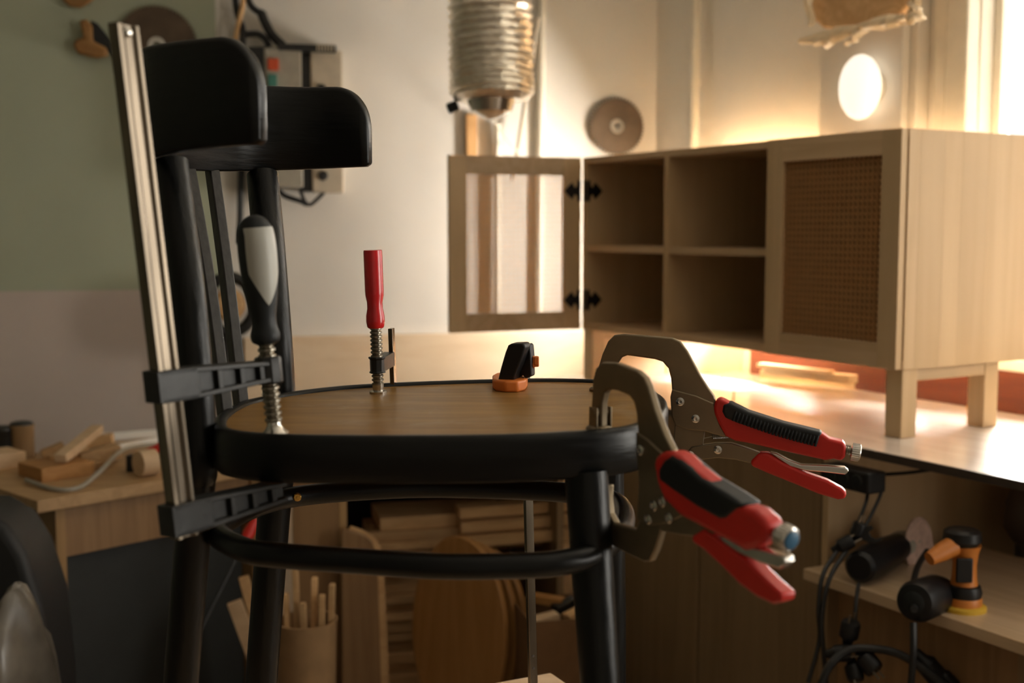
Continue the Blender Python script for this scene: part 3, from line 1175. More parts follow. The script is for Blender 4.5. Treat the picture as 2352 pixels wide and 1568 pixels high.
def c_clamp(label, p0, e, shapes, k=1.0):
    """planar tool: p0 a point of its plane, e the horizontal direction of the plane"""
    e = e.normalized()
    nrm = V((e.y, -e.x, 0))
    if nrm.y > 0:
        nrm = -nrm
    rt_ = root('locking_clamp', label, 'clamp', p0)
    P = lambda x, y: atp(x, y, p0, nrm)
    for nm, mat, th, bv, sg, pix, lab in shapes['plates']:
        m = poly(pix, p0, nrm, th)
        put(nm, m, mat, rt_, bevel=bv, seg=sg, label=lab)
    # grip with handle body
    m = poly(shapes['handle'], p0, nrm, 0.021)
    hb_ = put('handle', m, M_red, rt_, bevel=0.0055, seg=4, label='red and black handle')
    m = poly(shapes['grip'], p0, nrm, 0.0235)
    put('grip', m, M_blackr, hb_, bevel=0.004, seg=3, label='black rubber grip')
    if 'ribs' in shapes:
        (xa, ya, xb, yb, dx, dy), cnt = shapes['ribs']
        m = MB()
        for i in range(cnt):
            t = (i + 0.5) / cnt
            x, y = xa + (xb - xa) * t, ya + (yb - ya) * t + math.sin(t * math.pi) * 4
            a = P(x, y) + nrm * 0.0095
            b = P(x + dx, y + dy) + nrm * 0.0122
            m.tube([a, (a + b) / 2 + nrm * 0.0012, b], 0.0016, seg=8)
            a2, b2 = a - nrm * 0.019, b - nrm * 0.0244
            m.tube([a, a2], 0.0016, seg=8)
        put('rib', m, M_blackr, hb_, kind='stuff')
    # adjusting screw and knurled knob
    (x0, y0), (x1, y1), (x2, y2), rs, rk = shapes['knob']
    a, b, c = P(x0, y0), P(x1, y1), P(x2, y2)
    m = threads(MB(), a, b, rs, 0.0022, 0.0008)
    kn = put('adjusting_screw', m, M_chrome, rt_, angle=25)
    m = MB()
    pf = [(0, rk * 0.7), (0.08, rk * 0.92)]
    m.lathe(b, c, [(0, rk * 0.72), (0.1, rk * 0.97), (0.75, rk), (0.9, rk * 0.95), (1.0, rk * 0.8)], 36)
    ax = (c - b).normalized()
    xx = ax.orthogonal().normalized()
    yy = ax.cross(xx)
    for i in range(24):
        an = 2 * math.pi * i / 24
        dr = xx * math.cos(an) + yy * math.sin(an)
        m.cyl(b + (c - b) * 0.12 + dr * rk * 0.97, b + (c - b) * 0.85 + dr * rk * 0.97, rk * 0.085, seg=5)
    put('knob', m, M_bright, kn, label='knurled steel knob')
    if shapes.get('cap'):  # blue reflection painted as a disc on the knob's end face
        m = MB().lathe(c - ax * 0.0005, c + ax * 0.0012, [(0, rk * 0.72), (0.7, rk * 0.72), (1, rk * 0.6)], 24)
        put('knob_reflection', m, plain('blue_reflection_paint', (0.03, 0.12, 0.22), 0.4), kn, label='blue reflection painted on the knob end')
    for (x, y) in shapes['rivets']:
        c = P(x, y) + nrm * 0.0068
        m = MB().lathe(c, c + nrm * 0.0022, [(0, 0.0048), (0.5, 0.0046), (0.75, 0.0036), (0.9, 0.0021), (0.7, 0.0016), (0.65, 0.0001)], 18)
        put('rivet', m, M_bright, rt_)
    (x, y), r, foot = shapes['foot']
    c = P(x, y)
    fz = Z_S + 0.0005
    fc = V((c.x, c.y, fz))
    m = MB().lathe(fc, fc + UP * 0.004, [(0, r), (0.5, r), (1, r * 0.8)], 24)
    m.obox(fc - e * 0.004 + nrm * 0.007 + UP * 0.003, e * 0.012, nrm * 0.0015, UP * 0.018)
    m.obox(fc - e * 0.004 - nrm * 0.0085 + UP * 0.003, e * 0.012, nrm * 0.0015, UP * 0.018)
    m.cyl(fc + nrm * 0.009 + e * 0.002 + UP * 0.016, fc - nrm * 0.009 + e * 0.002 + UP * 0.016, 0.004, seg=16)
    put('swivel_foot', m, M_tool, rt_, bevel=0.0005)
    return rt_, P, nrm


farp0 = atz(1382, 897, Z_S)
far_shapes = dict(
    plates=[
        ('c_frame', M_tool, 0.0085, 0.0018, 3, [(1364, 893), (1372, 855), (1385, 812), (1398, 783), (1412, 769), (1435, 766), (1545, 775), (1563, 783), (1580, 805), (1608, 858), (1628, 890), (1641, 908), (1646, 930),
                                                 (1600, 925), (1545, 905), (1542, 868), (1536, 845), (1523, 830), (1505, 824), (1442, 815), (1429, 820), (1419, 836), (1404, 868), (1396, 893)], None),
        ('body_plate', M_tool, 0.0135, 0.0014, 2, [(1545, 892), (1600, 906), (1641, 924), (1648, 950), (1656, 975), (1672, 1003), (1640, 995), (1621, 989), (1580, 985), (1553, 975), (1544, 955), (1541, 910)], None),
        ('lower_jaw', M_tool, 0.0075, 0.0012, 2, [(1551, 968), (1620, 986), (1615, 1020), (1606, 1062), (1580, 1082), (1500, 1072), (1440, 1048), (1404, 1000), (1404, 990), (1426, 990), (1455, 1024), (1520, 1040), (1546, 1035), (1548, 1000)], None),
        ('link_plate', M_tool, 0.0105, 0.0012, 2, [(1575, 1040), (1590, 1024), (1642, 1016), (1680, 1016), (1709, 1025), (1752, 1040), (1738, 1056), (1722, 1062), (1690, 1054), (1650, 1050), (1600, 1055), (1580, 1054)], None),
        ('lower_lever', M_red, 0.016, 0.004, 3, [(1725, 1056), (1745, 1037), (1765, 1038), (1800, 1060), (1850, 1083), (1900, 1100), (1935, 1119), (1945, 1130), (1940, 1142), (1925, 1144), (1880, 1131), (1820, 1106), (1760, 1082), (1727, 1067)], 'red lower lever'),
        ('release_lever', M_bright, 0.011, 0.0014, 3, [(1768, 1036), (1785, 1040), (1810, 1054), (1840, 1065), (1900, 1067), (1940, 1071), (1950, 1079), (1942, 1088), (1900, 1083), (1850, 1079), (1815, 1070), (1785, 1050)], 'bright steel release lever'),
    ],
    handle=[(1641, 935), (1644, 918), (1655, 912), (1668, 918), (1720, 946), (1800, 972), (1890, 993), (1905, 1004), (1935, 1011), (1943, 1020), (1941, 1045), (1932, 1055), (1915, 1050), (1895, 1053), (1800, 1032), (1720, 1014), (1690, 1009), (1668, 998), (1652, 970), (1643, 948)],
    grip=[(1661, 922), (1680, 922), (1720, 942), (1800, 968), (1891, 990), (1873, 1017), (1860, 1019), (1780, 995), (1700, 972), (1665, 958), (1658, 942)],
    ribs=((1690, 935, 1884, 995, -8, 26), 24),
    knob=((1930, 1031), (1954, 1036), (1977, 1040), 0.0045, 0.0092),
    rivets=[(1564, 920), (1599, 959), (1650, 1030), (1587, 1042)],
    foot=((1378, 895), 0.012, 0))
fr_, Pf, nf = c_clamp('locking clamp with ribbed black and red handle, on the far side of the seat', farp0, V((0.97, -0.24, 0)), far_shapes)
# spring of the far clamp
a, b = Pf(1606, 1009), Pf(1636, 1002)
c = Pf(1674, 1000)
path = [a, b]
ax = (c - b)
xx = ax.normalized().orthogonal().normalized(); yy = ax.normalized().cross(xx)
for i in range(11 * 10):
    t = i / 110
    an = i / 10 * 2 * math.pi
    path.append(b + ax * t + (xx * math.cos(an) + yy * math.sin(an)) * 0.0026)
put('spring', MB().tube(path, 0.0005, seg=5), M_chrome, fr_)

nearp0 = atz(1389, 990, Z_S)
near_shapes = dict(
    plates=[
        ('c_frame', M_tool, 0.0075, 0.0016, 3, [(1362, 982), (1365, 948), (1369, 870), (1376, 845), (1391, 831), (1421, 833), (1469, 851), (1486, 866), (1495, 887), (1512, 944), (1534, 1000), (1551, 1033), (1550, 1052), (1528, 1050), (1475, 1010),
                                                (1473, 1000), (1469, 948), (1463, 922), (1452, 907), (1426, 896), (1404, 893), (1395, 900), (1389, 926), (1388, 982)], None),
        ('body_plate', M_tool, 0.0125, 0.0014, 2, [(1473, 990), (1500, 1008), (1530, 1036), (1548, 1052), (1556, 1090), (1560, 1130), (1582, 1182), (1545, 1200), (1500, 1205), (1474, 1190), (1480, 1109), (1473, 1035)], None),
        ('lower_jaw', M_tool, 0.0075, 0.0016, 3, [(1482, 1150), (1535, 1165), (1530, 1195), (1523, 1226), (1512, 1262), (1500, 1288), (1486, 1289), (1430, 1261), (1400, 1243), (1392, 1225), (1389, 1160), (1391, 1112), (1404, 1112), (1402, 1143), (1406, 1178), (1418, 1200), (1467, 1215), (1477, 1190)], None),
        ('link_plate', M_tool, 0.0105, 0.0012, 2, [(1520, 1190), (1560, 1172), (1600, 1190), (1650, 1222), (1630, 1240), (1604, 1230), (1570, 1226), (1530, 1218)], None),
        ('lower_lever', M_red, 0.016, 0.004, 3, [(1604, 1228), (1630, 1212), (1660, 1232), (1700, 1262), (1745, 1298), (1780, 1333), (1812, 1360), (1810, 1378), (1792, 1384), (1755, 1367), (1712, 1336), (1669, 1293), (1630, 1258), (1606, 1242)], 'red lower lever'),
        ('release_lever', M_bright, 0.011, 0.0014, 3, [(1662, 1230), (1680, 1228), (1720, 1248), (1780, 1266), (1812, 1276), (1815, 1292), (1802, 1305), (1760, 1292), (1710, 1270), (1675, 1248)], 'bright steel release lever'),
    ],
    handle=[(1521, 1062), (1526, 1043), (1543, 1034), (1560, 1035), (1578, 1044), (1604, 1070), (1647, 1104), (1703, 1139), (1729, 1160), (1751, 1167), (1773, 1187), (1786, 1209), (1776, 1240), (1751, 1256), (1730, 1261), (1690, 1239), (1638, 1211), (1582, 1182), (1543, 1143), (1528, 1105)],
    grip=[(1534, 1076), (1547, 1052), (1565, 1042), (1584, 1053), (1632, 1095), (1692, 1131), (1731, 1157), (1692, 1189), (1677, 1190), (1625, 1162), (1569, 1124), (1536, 1100)],
    knob=((1770, 1216), (1793, 1228), (1818, 1241), 0.0045, 0.0098),
    cap=True,  # this knob end carries the painted blue reflection
    rivets=[(1517, 1159), (1537, 1150), (1552, 1187), (1504, 1190), (1486, 1032)],
    foot=((1376, 988), 0.012, 0))
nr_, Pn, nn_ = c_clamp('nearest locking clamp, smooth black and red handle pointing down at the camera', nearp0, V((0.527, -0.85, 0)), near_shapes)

# ================================================================== THINGS ON THE WORKTOP
def tbox(s, d, z, L, wd, hh, ang=0.0):
    """box on the worktop frame, rotated by ang about its centre"""
    c = wt(s, d, z)
    a = (Matrix.Rotation(ang, 3, 'Z') @ T) * L
    b = (Matrix.Rotation(ang, 3, 'Z') @ D) * wd
    return MB().obox(c - a / 2 - b / 2, a, b, UP * hh)


def sd(px, py, z):          # worktop coordinates of a pixel at height z
    q = atz(px, py, z) - FW
    return q.dot(T), q.dot(D)


def slat_between(x0, y0, x1, y1, z, hh, wd):
    a, b = atz(x0, y0, z), atz(x1, y1, z)
    dr = (b - a)
    L = dr.length
    dr.normalize()
    sd_ = V((dr.y, -dr.x, 0))
    if sd_.y < 0:
        sd_ = -sd_
    return MB().obox(a, dr * L, sd_ * wd, UP * hh)


g = 'pine slats piled on the worktop'
put('pine_slat', slat_between(1745, 868, 2005, 900, Z_W, 0.024, 0.05), M_slat, label='longest pine slat at the bottom of the pile under the sideboard', cat='wood slat', group=g, bevel=0.001)
put('pine_slat', slat_between(1752, 860, 1948, 882, Z_W + 0.024, 0.022, 0.045), M_slat, label='shorter pine slat on top of the pile under the sideboard', cat='wood slat', group=g, bevel=0.001)
put('pine_slat', slat_between(1738, 842, 1900, 860, Z_W + 0.046, 0.010, 0.03), M_slat, label='thin pine strip topmost on the pile under the sideboard', cat='wood slat', group=g, bevel=0.001)
a = at(1818, 846, 3.62)
m = MB().obox(V((a.x - 0.026, a.y, Z_W + 0.056)), V((0.050, 0.006, 0)), V((-0.01, 0.03, 0)), UP * 0.045)
put('wood_block', m, M_paper, label='small white block standing on the pile of pine slats', cat='block', bevel=0.002)
# loose sheet and small screws on the worktop
s0, d0 = sd(1640, 880, Z_W)
put('paper_sheet', tbox(s0, d0, Z_W, 0.30, 0.20, 0.0006, 0.2), M_paper, label='white sheet of paper lying flat on the far end of the worktop', cat='paper')
for (x, y, tilt, lab) in ((1654, 888, 0.5, 'small screw standing on the white paper sheet'), (1684, 921, 0.2, 'small screw on the worktop just above the red grip')):
    p_ = atz(x, y, Z_W + 0.0006)
    tp = p_ + V((tilt * 0.008, 0.0, 0.022))
    m = threads(MB(), p_, tp, 0.0025, 0.002, 0.0007, 10)
    m.lathe(tp, tp + (tp - p_).normalized() * 0.003, [(0, 0.0022), (1, 0.0048)], 12)
    put('screw', m, M_brass, label=lab, cat='screw')
p_ = atz(2222, 939, Z_W)
m = threads(MB(), p_ + UP * 0.002, p_ + V((0.02, -0.004, 0.004)), 0.0025, 0.002, 0.0007, 10)
m.lathe(p_ + V((-0.002, 0, 0.004)), p_ + UP * 0.004 + V((0.001, 0, 0)), [(0, 0.005), (1, 0.0022)], 12)
put('screw', m, M_brass, label='small screw lying on the worktop left of the rear sideboard leg', cat='screw')

# ================================================================== LOW DESK at the right with power tools
Z_D = 0.62
q0, q1 = atz(1845, 1305, Z_D), atz(2352, 1490, Z_D)
dk = root('low_desk', 'low desk with pale board top pushed under the workbench at the right', 'desk', V((q0.x, q0.y, 0)))
FD = q0.copy(); FD.z = 0
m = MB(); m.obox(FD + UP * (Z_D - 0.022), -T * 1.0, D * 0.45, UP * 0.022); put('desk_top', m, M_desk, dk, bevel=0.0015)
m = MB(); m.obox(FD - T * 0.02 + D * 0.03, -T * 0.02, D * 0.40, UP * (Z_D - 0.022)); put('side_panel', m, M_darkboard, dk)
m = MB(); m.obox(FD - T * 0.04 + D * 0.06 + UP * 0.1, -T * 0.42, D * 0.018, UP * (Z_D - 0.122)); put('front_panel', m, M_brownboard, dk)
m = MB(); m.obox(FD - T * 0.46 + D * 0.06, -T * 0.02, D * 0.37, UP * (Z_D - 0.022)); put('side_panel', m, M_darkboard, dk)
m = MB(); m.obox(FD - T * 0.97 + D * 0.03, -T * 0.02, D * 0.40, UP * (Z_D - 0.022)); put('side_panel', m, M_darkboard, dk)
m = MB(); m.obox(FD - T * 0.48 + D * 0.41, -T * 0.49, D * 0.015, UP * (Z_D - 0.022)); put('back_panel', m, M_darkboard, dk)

# orbital sander
sp0 = atz(2212, 1398, Z_D)
ks = sp0.y / F
sd_r = root('orbital_sander', 'orange and black orbital sander standing on the low desk', 'power tool', sp0)
m = MB().lathe(sp0, sp0 + UP * 0.010, [(0, 52 * ks), (0.7, 52 * ks), (1, 46 * ks)], 32); put('sanding_pad', m, M_yellow, sd_r, label='yellow sanding pad')
m = MB().lathe(sp0 + UP * 0.010, sp0 + UP * 0.024, [(0, 42 * ks), (0.8, 42 * ks), (1, 40 * ks)], 32); put('skirt', m, M_orange2, sd_r)
m = MB().lathe(sp0 + UP * 0.024, sp0 + UP * 0.046, [(0, 40 * ks), (0.4, 42 * ks), (0.9, 38 * ks), (1, 33 * ks)], 32); put('collar', m, M_blackp, sd_r)
m = MB().lathe(sp0 + UP * 0.046, sp0 + UP * 0.118, [(0, 31 * ks), (0.2, 28 * ks), (0.5, 27 * ks), (0.8, 30 * ks), (1, 36 * ks)], 32); put('body', m, M_orange2, sd_r, label='orange body')
lp = sp0 + UP * 0.118 + V((-0.006, 0, 0))
m = MB().lathe(lp, lp + UP * 0.030, [(0, 36 * ks), (0.3, 44 * ks), (0.8, 42 * ks), (0.95, 34 * ks), (1, 20 * ks)], 32); put('palm_cap', m, M_blackp, sd_r, label='black palm cap')
p1 = sp0 + V((-0.02, -0.02, 0.085)); p2 = sp0 + V((-0.055, -0.045, 0.090))
m = MB().lathe(lp + V((-0.02, -0.01, 0.0)), lp + V((-0.068, -0.03, -0.018)), [(0, 0.018), (0.5, 0.016), (1, 0.012)], 20); put('nose', m, M_orange2, sd_r)
m = MB(); m.cbox(sp0 + V((-0.01, -0.026, 0.078)), V((0.03, 0.0, 0)), V((0, 0.006, 0)), UP * 0.045); put('grip_plate', m, M_blackp, sd_r, bevel=0.003)
# angle grinder with disc
gr = atz(2040, 1330, Z_D)
GG = root('angle_grinder', 'black angle grinder lying on the low desk with a brown flap disc standing upright', 'power tool', gr)
a, b = at(1972, 1322, 2.28), at(2062, 1262, 2.44)
a.z = max(a.z, Z_D + 0.036); b.z = max(b.z, Z_D + 0.034)
m = MB().lathe(a, b, [(0, 0.024), (0.04, 0.031), (0.3, 0.035), (0.6, 0.034), (1, 0.028)], 28); put('motor_body', m, M_blackp, GG)
c = b + (b - a).normalized() * 0.05
m = MB().lathe(b, c, [(0, 0.028), (0.3, 0.030), (0.7, 0.027), (1, 0.018)], 20); put('gear_head', m, M_greyb, GG)
dc = at(2112, 1250, 2.46)
dn = V((0.69, -0.72, 0.10)).normalized()
m = MB().lathe(dc - dn * 0.004, dc + dn * 0.004, [(0, 0.056), (0.4, 0.057), (1, 0.050), (0.8, 0.02), (0.5, 0.0001)], 40); put('flap_disc', m, M_disc, GG, label='brown flap disc')
m = MB().tube([c, (c + dc) / 2 + UP * 0.01, dc - dn * 0.004], [0.014, 0.012, 0.010], seg=14); put('spindle', m, M_greyb, GG)
# second tool body, end on at the desk edge
a, b = at(2098, 1384, 2.08), at(2160, 1360, 2.17)
t2 = root('belt_sander_motor', 'dark cylindrical power tool body lying end-on over the desk edge in front of the sander', 'power tool', V((b.x, b.y, Z_D)))
m = MB().lathe(a, b, [(0, 0.020), (0.03, 0.032), (0.15, 0.037), (0.8, 0.036), (1, 0.030)], 28); put('motor_body', m, M_blackp, t2)
m = MB().lathe(a - (b - a).normalized() * 0.004, a, [(0, 0.012), (1, 0.020)], 20); put('end_ring', m, M_blackr, t2)
bb = at(2185, 1345, 2.34)
# dark round object behind on the back right
m = MB()
o_ = rw(-0.02, -0.10, 0.62)
# cushion like dark bundle in the gap at the right edge
bp_ = at(2352, 1245, 2.62)
rr = []
m = MB().lathe(V((bp_.x + 0.02, bp_.y, Z_D + 0.0)) , V((bp_.x + 0.02, bp_.y, Z_D + 0.14)), [(0, 0.045), (0.2, 0.062), (0.6, 0.060), (0.85, 0.045), (1, 0.02)], 28)
put('dark_canister', m, plain('brown_grey_plastic', (0.10, 0.075, 0.06), 0.4), label='round dark canister in the shadow behind the low desk at the right edge', cat='canister')


# ================================================================== CABLES
def cable(name, pix, r, label, group='black power cables hanging by the low desk'):
    pts = [at(x, y, Y) for x, y, Y in pix]
    m = MB().tube(catmull(pts, False, 8), r, seg=8)
    return put(name, m, M_blackc, label=label, cat='cable', group=group)


ps = at(1958, 1096, 2.40)
pst = root('power_strip', 'black power strip fixed under the front edge of the worktop', 'power strip', ps)
m = MB(); m.cbox(ps, T * -0.13, D * 0.05, UP * 0.042); put('housing', m, M_blackp, pst, bevel=0.004)
for k in (-0.035, 0.0, 0.035):
    c = ps + T * k - D * 0.025
    m = MB().lathe(c, c - D * 0.002, [(0, 0.015), (1, 0.013)], 20); put('socket', m, M_blackr, pst)
cable('power_cable', [(2012, 1090, 2.40), (2080, 1086, 2.36), (2140, 1078, 2.32), (2200, 1068, 2.28)], 0.0035, 'thin cable running right along the underside of the worktop')
cable('power_cable', [(1994, 1116, 2.38), (1990, 1150, 2.35), (1975, 1190, 2.33), (1960, 1225, 2.32)], 0.0035, 'left one of two cables dropping from the power strip')
cable('power_cable', [(2022, 1098, 2.38), (2024, 1130, 2.35), (2000, 1185, 2.33), (1976, 1230, 2.31)], 0.0035, 'right one of two cables dropping from the power strip')
cable('power_cable', [(1925, 1262, 2.30), (1890, 1320, 2.26), (1880, 1400, 2.24), (1882, 1470, 2.24), (1856, 1568, 2.22)], 0.0045, 'left cable hanging from the plug cluster to the floor')
cable('power_cable', [(1948, 1258, 2.30), (1905, 1330, 2.25), (1888, 1420, 2.23), (1892, 1500, 2.22), (1900, 1590, 2.21)], 0.0045, 'right cable hanging from the plug cluster to the floor')
cable('power_cable', [(1972, 1340, 2.26), (1966, 1390, 2.22), (1962, 1450, 2.20)], 0.004, 'cable from the angle grinder down to the tangle of plugs')
cable('power_cable', [(2098, 1430, 2.07), (2098, 1500, 2.05), (2090, 1600, 2.05)], 0.006, 'straight cable hanging from the tool body over the desk edge')
cable('power_cable', [(1880, 1590, 2.14), (1905, 1530, 2.15), (1950, 1492, 2.16), (2010, 1490, 2.15), (2060, 1500, 2.13), (2110, 1528, 2.12), (2190, 1590, 2.1)], 0.0075, 'thick black cable arching below the low desk')
cable('power_cable', [(2130, 1265, 2.36), (2108, 1300, 2.30), (2098, 1345, 2.20), (2100, 1400, 2.06)], 0.006, 'short cable curving down from the nose of the orange sander')


def plug(x, y, Y, d, L, r, label, name='plug', grp='dark plugs among the cables'):
    c = at(x, y, Y)
    d = V(d).normalized()
    o = root(name, label, 'plug', c - d * L / 2, grp)
    m = MB().lathe(c - d * L / 2, c + d * L / 2, [(0, r * 0.45), (0.25, r * 0.6), (0.4, r), (0.9, r), (1, r * 0.85)], 16)
    put('plug_body', m, M_blackp, o)
    s = d.orthogonal().normalized()
    for q in (-1, 1):
        m = MB().cyl(c + d * L / 2 + s * q * r * 0.5, c + d * (L / 2 + 0.016) + s * q * r * 0.5, 0.0022, seg=8)
        put('pin', m, M_chrome, o)
    return o


plug(1935, 1252, 2.30, (0.8, -0.1, 0.5), 0.045, 0.014, 'black plug left in the upper cable cluster')
plug(1968, 1222, 2.31, (0.3, -0.1, 0.9), 0.040, 0.013, 'black plug topmost in the upper cable cluster')
plug(1950, 1455, 2.19, (0.1, -0.2, 1), 0.05, 0.018, 'black plug upright in the lower cable tangle')
plug(1925, 1500, 2.18, (0.9, -0.4, 0.2), 0.045, 0.016, 'black plug pointing left in the lower cable tangle')
plug(1990, 1515, 2.16, (0.5, -0.6, -0.6), 0.05, 0.019, 'black plug with round face in the lower cable tangle')
plug(1960, 1535, 2.17, (0.1, -0.6, -0.8), 0.045, 0.016, 'lowest black plug in the lower cable tangle')
plug(2132, 1530, 2.14, (0.6, -0.1, -0.7), 0.07, 0.020, 'black connector lying on the thick arching cable')
plug(2172, 1556, 2.13, (0.6, -0.1, -0.6), 0.05, 0.014, 'dull red connector at the end of the thick arching cable').children[0].data.materials[0] = plain('dull_red_plastic', (0.25, 0.03, 0.01), 0.5)
# small spanner shape hanging in the cluster
c = at(1995, 1232, 2.33)
m = poly([(1958, 1225), (1975, 1216), (2002, 1205), (2006, 1213), (1996, 1222), (2000, 1232), (2012, 1238), (2026, 1232), (2024, 1240), (2006, 1248), (1990, 1243), (1978, 1238), (1963, 1240)], c, V((-0.2, -0.98, 0)), 0.006)
put('spanner', m, M_cast, label='small dark spanner hanging in the upper cable cluster', cat='tool', bevel=0.001)

# ================================================================== PALE PLYWOOD PANELS against the walls
def wall_s(px):             # distance left of the corner on the back wall for a pixel column
    r = ray(px, 700)
    # C + r t on wall plane
    t = (KC - V((0, 0, KC.z))).dot(WN) / V((r.x, r.y, 0)).dot(WN)
    p = V((r.x, r.y, 0)) * t
    return (KC - p).dot(W)


def wpx(px, py, out=0.0):     # point on the back wall (out metres in front of it)
    p0 = KC + WN * out
    return atp(px, py, p0, WN)


a, b = wpx(560, 774, 0.02), wpx(1358, 760, 0.02)
s0, s1 = wall_s(560), wall_s(1358)
zp = (a.z + b.z) / 2
m = MB().obox(bw(s0, 0.005, 0.0), W * (s0 - s1), WN * 0.018, UP * zp)
put('plywood_panel', m, M_ply, label='wide pale plywood sheet leaning flat on the back wall', cat='panel', group='pale plywood sheets', bevel=0.001)
# second panel on the worktop in front of the right wall's recess
a, b = atz(1382, 868, Z_W), atz(1712, 852, Z_W)
z2 = at(1712, 808, b.y).z
a = wt((a - FW).dot(T), 0, 0)
bq = V((b.x, b.y, Z_W))
dirp = V((-0.93, -0.0, 0)); aq = atz(1382, 866, Z_W)
dirp = (aq - bq); Lp = dirp.length; dirp.normalize()
m = MB().obox(bq, dirp * Lp, V((-dirp.y, dirp.x, 0)) * (0.018 if V((-dirp.y, dirp.x, 0)).y > 0 else -0.018), UP * 0.14)
put('plywood_panel', m, M_ply, label='short pale plywood panel standing at the far end of the worktop', cat='panel', group='pale plywood sheets', bevel=0.001)

# ================================================================== BACK WALL THINGS
def saw_blade(c, nrm, r, teeth, bore, label, mat=M_blade):
    nrm = nrm.normalized()
    x = UP.cross(nrm).normalized()
    y = nrm.cross(x)
    m = MB()
    vo, vi = [], []
    for i in range(teeth):
        for (f_, rr) in ((0.0, 1.0), (0.28, 1.0), (0.5, 0.945), (0.95, 0.95)):
            an = 2 * math.pi * (i + f_) / teeth
            vo.append((x * math.cos(an) + y * math.sin(an)) * r * rr)
            vi.append((x * math.cos(an) + y * math.sin(an)) * bore)
    n_ = len(vo)
    h_ = nrm * 0.0012
    rings = [[c + p + h_ for p in vi], [c + p + h_ for p in vo], [c + p - h_ for p in vo], [c + p - h_ for p in vi]]
    rings.append(rings[0])
    m.loft(rings, caps=False)
    o = root('saw_blade', label, 'saw blade', c)
    bl = put('blade', m, mat, o, angle=40)
    # printed ring around the bore
    rings = []
    for q, z_ in ((bore * 1.02, 0.0013), (bore * 2.4, 0.0013), (bore * 2.4, 0.0010), (bore * 1.02, 0.0010)):
        rings.append([c + (x * math.cos(2 * math.pi * k / 32) + y * math.sin(2 * math.pi * k / 32)) * q + nrm * z_ for k in range(32)])
    rings.append(rings[0])
    m = MB().loft(rings, caps=False)
    put('centre_ring', m, M_bright, o)
    return o


c = wpx(360, 105, 0.02)
saw_blade(c, WN, 92 / F * c.y, 60, 0.011, 'large brown circular saw blade hanging on the green wall')
c = wpx(1417, 290, 0.014)
saw_blade(c, (WN + V((0.04, 0, 0.03))), 66 / F * c.y, 48, 0.010, 'round saw blade hanging on the back wall above the open sideboard compartments')
m = MB().cyl(wpx(360, 105, 0.03), wpx(360, 105, 0.0), 0.004, seg=8)

# wooden handled tool left of the large blade
def wall_poly(pix, out, th, name=None):
    p0 = KC + WN * out
    return poly(pix, p0, WN, th)


o = root('wall_hook_tool', 'brown wooden handled hand tool hanging left of the large saw blade', 'hand tool', wpx(210, 130, 0.03))
m = wall_poly([(182, 48), (200, 44), (212, 60), (214, 95), (245, 110), (250, 128), (225, 134), (178, 124), (168, 105), (175, 90), (192, 88)], 0.03, 0.03)
put('wooden_handle', m, wood('brown_tool_handle', (0.22, 0.10, 0.025), (0.30, 0.15, 0.045), 'x', 0.4), o, bevel=0.008, seg=3)
m = wall_poly([(208, 46), (225, 55), (262, 100), (262, 128), (240, 112), (214, 98)], 0.022, 0.012)
put('tool_plate', m, M_cast, o, bevel=0.003)
o = root('wall_hook_tool', 'brown handled hand tool cut off by the top edge above the green wall', 'hand tool', wpx(175, 8, 0.03))
m = wall_poly([(140, -30), (142, 0), (160, 16), (185, 18), (205, 8), (222, -8), (225, -30)], 0.03, 0.025)
put('wooden_handle', m, wood('brown_tool_handle', (0.22, 0.10, 0.025), (0.30, 0.15, 0.045), 'x', 0.4), o, bevel=0.006, seg=3)

# electric switch cabinet
cbx = root('switch_cabinet', 'beige and grey electric control cabinet on the back wall behind the chair back', 'control cabinet', wpx(690, 440, 0.0))


def wbox(x0, y0, x1, y1, o0, o1):
    """box on the back wall by the pixel extent of its front face"""
    a, b = wpx(x0, y1, o1), wpx(x1, y0, o1)
    p0 = V((a.x, a.y, a.z))
    wv = V((b.x - a.x, b.y - a.y, 0))
    return MB().obox(p0, wv, -WN * (o1 - o0), UP * (b.z - a.z))


put('left_housing', wbox(612, 112, 692, 430, 0.0, 0.10), M_greyb, cbx, bevel=0.004)
put('dark_side', wbox(576, 108, 613, 440, 0.0, 0.095), M_cast, cbx, bevel=0.003)
put('channel', wbox(692, 112, 718, 438, 0.0, 0.06), M_cast, cbx, bevel=0.002)
put('right_housing', wbox(718, 116, 786, 442, 0.0, 0.07), M_beige, cbx, bevel=0.004)
lid = put('top_flange', wbox(640, 104, 772, 114, 0.0, 0.11), M_cast, cbx)
for k in range(6):
    x = 728 + k * 7
    put('vent_fin', wbox(x, 101, x + 3, 117, 0.11, 0.113), M_beige, lid)
put('red_switch', wbox(615, 134, 640, 160, 0.10, 0.112), plain('orange_red_switch', (0.55, 0.07, 0.015), 0.5), cbx, bevel=0.002)
put('teal_switch', wbox(615, 170, 636, 198, 0.10, 0.112), M_tealt, cbx, bevel=0.002)
for (x, y) in ((738, 205), (742, 403)):
    c = wpx(x, y, 0.07)
    m = MB().lathe(c, c + WN * 0.02, [(0, 0.016), (0.8, 0.014), (1, 0.01)], 18); put('knob', m, M_cast, cbx)
m = MB().tube(catmull([wpx(690, 436, .05), wpx(700, 462, .05), wpx(712, 470, .05), wpx(728, 458, .05), wpx(745, 440, .05)], False, 5), 0.006, seg=8)
put('wire_loop', m, M_blackc, cbx)
m = MB().tube(catmull([wpx(640, 436, .03), wpx(655, 450, .04), wpx(690, 462, .05), wpx(705, 470, .05)], False, 5), 0.008, seg=8)
put('wire_loop', m, M_blackc, cbx)
# cables and bracket above it
grp = 'dark cables above the control cabinet'


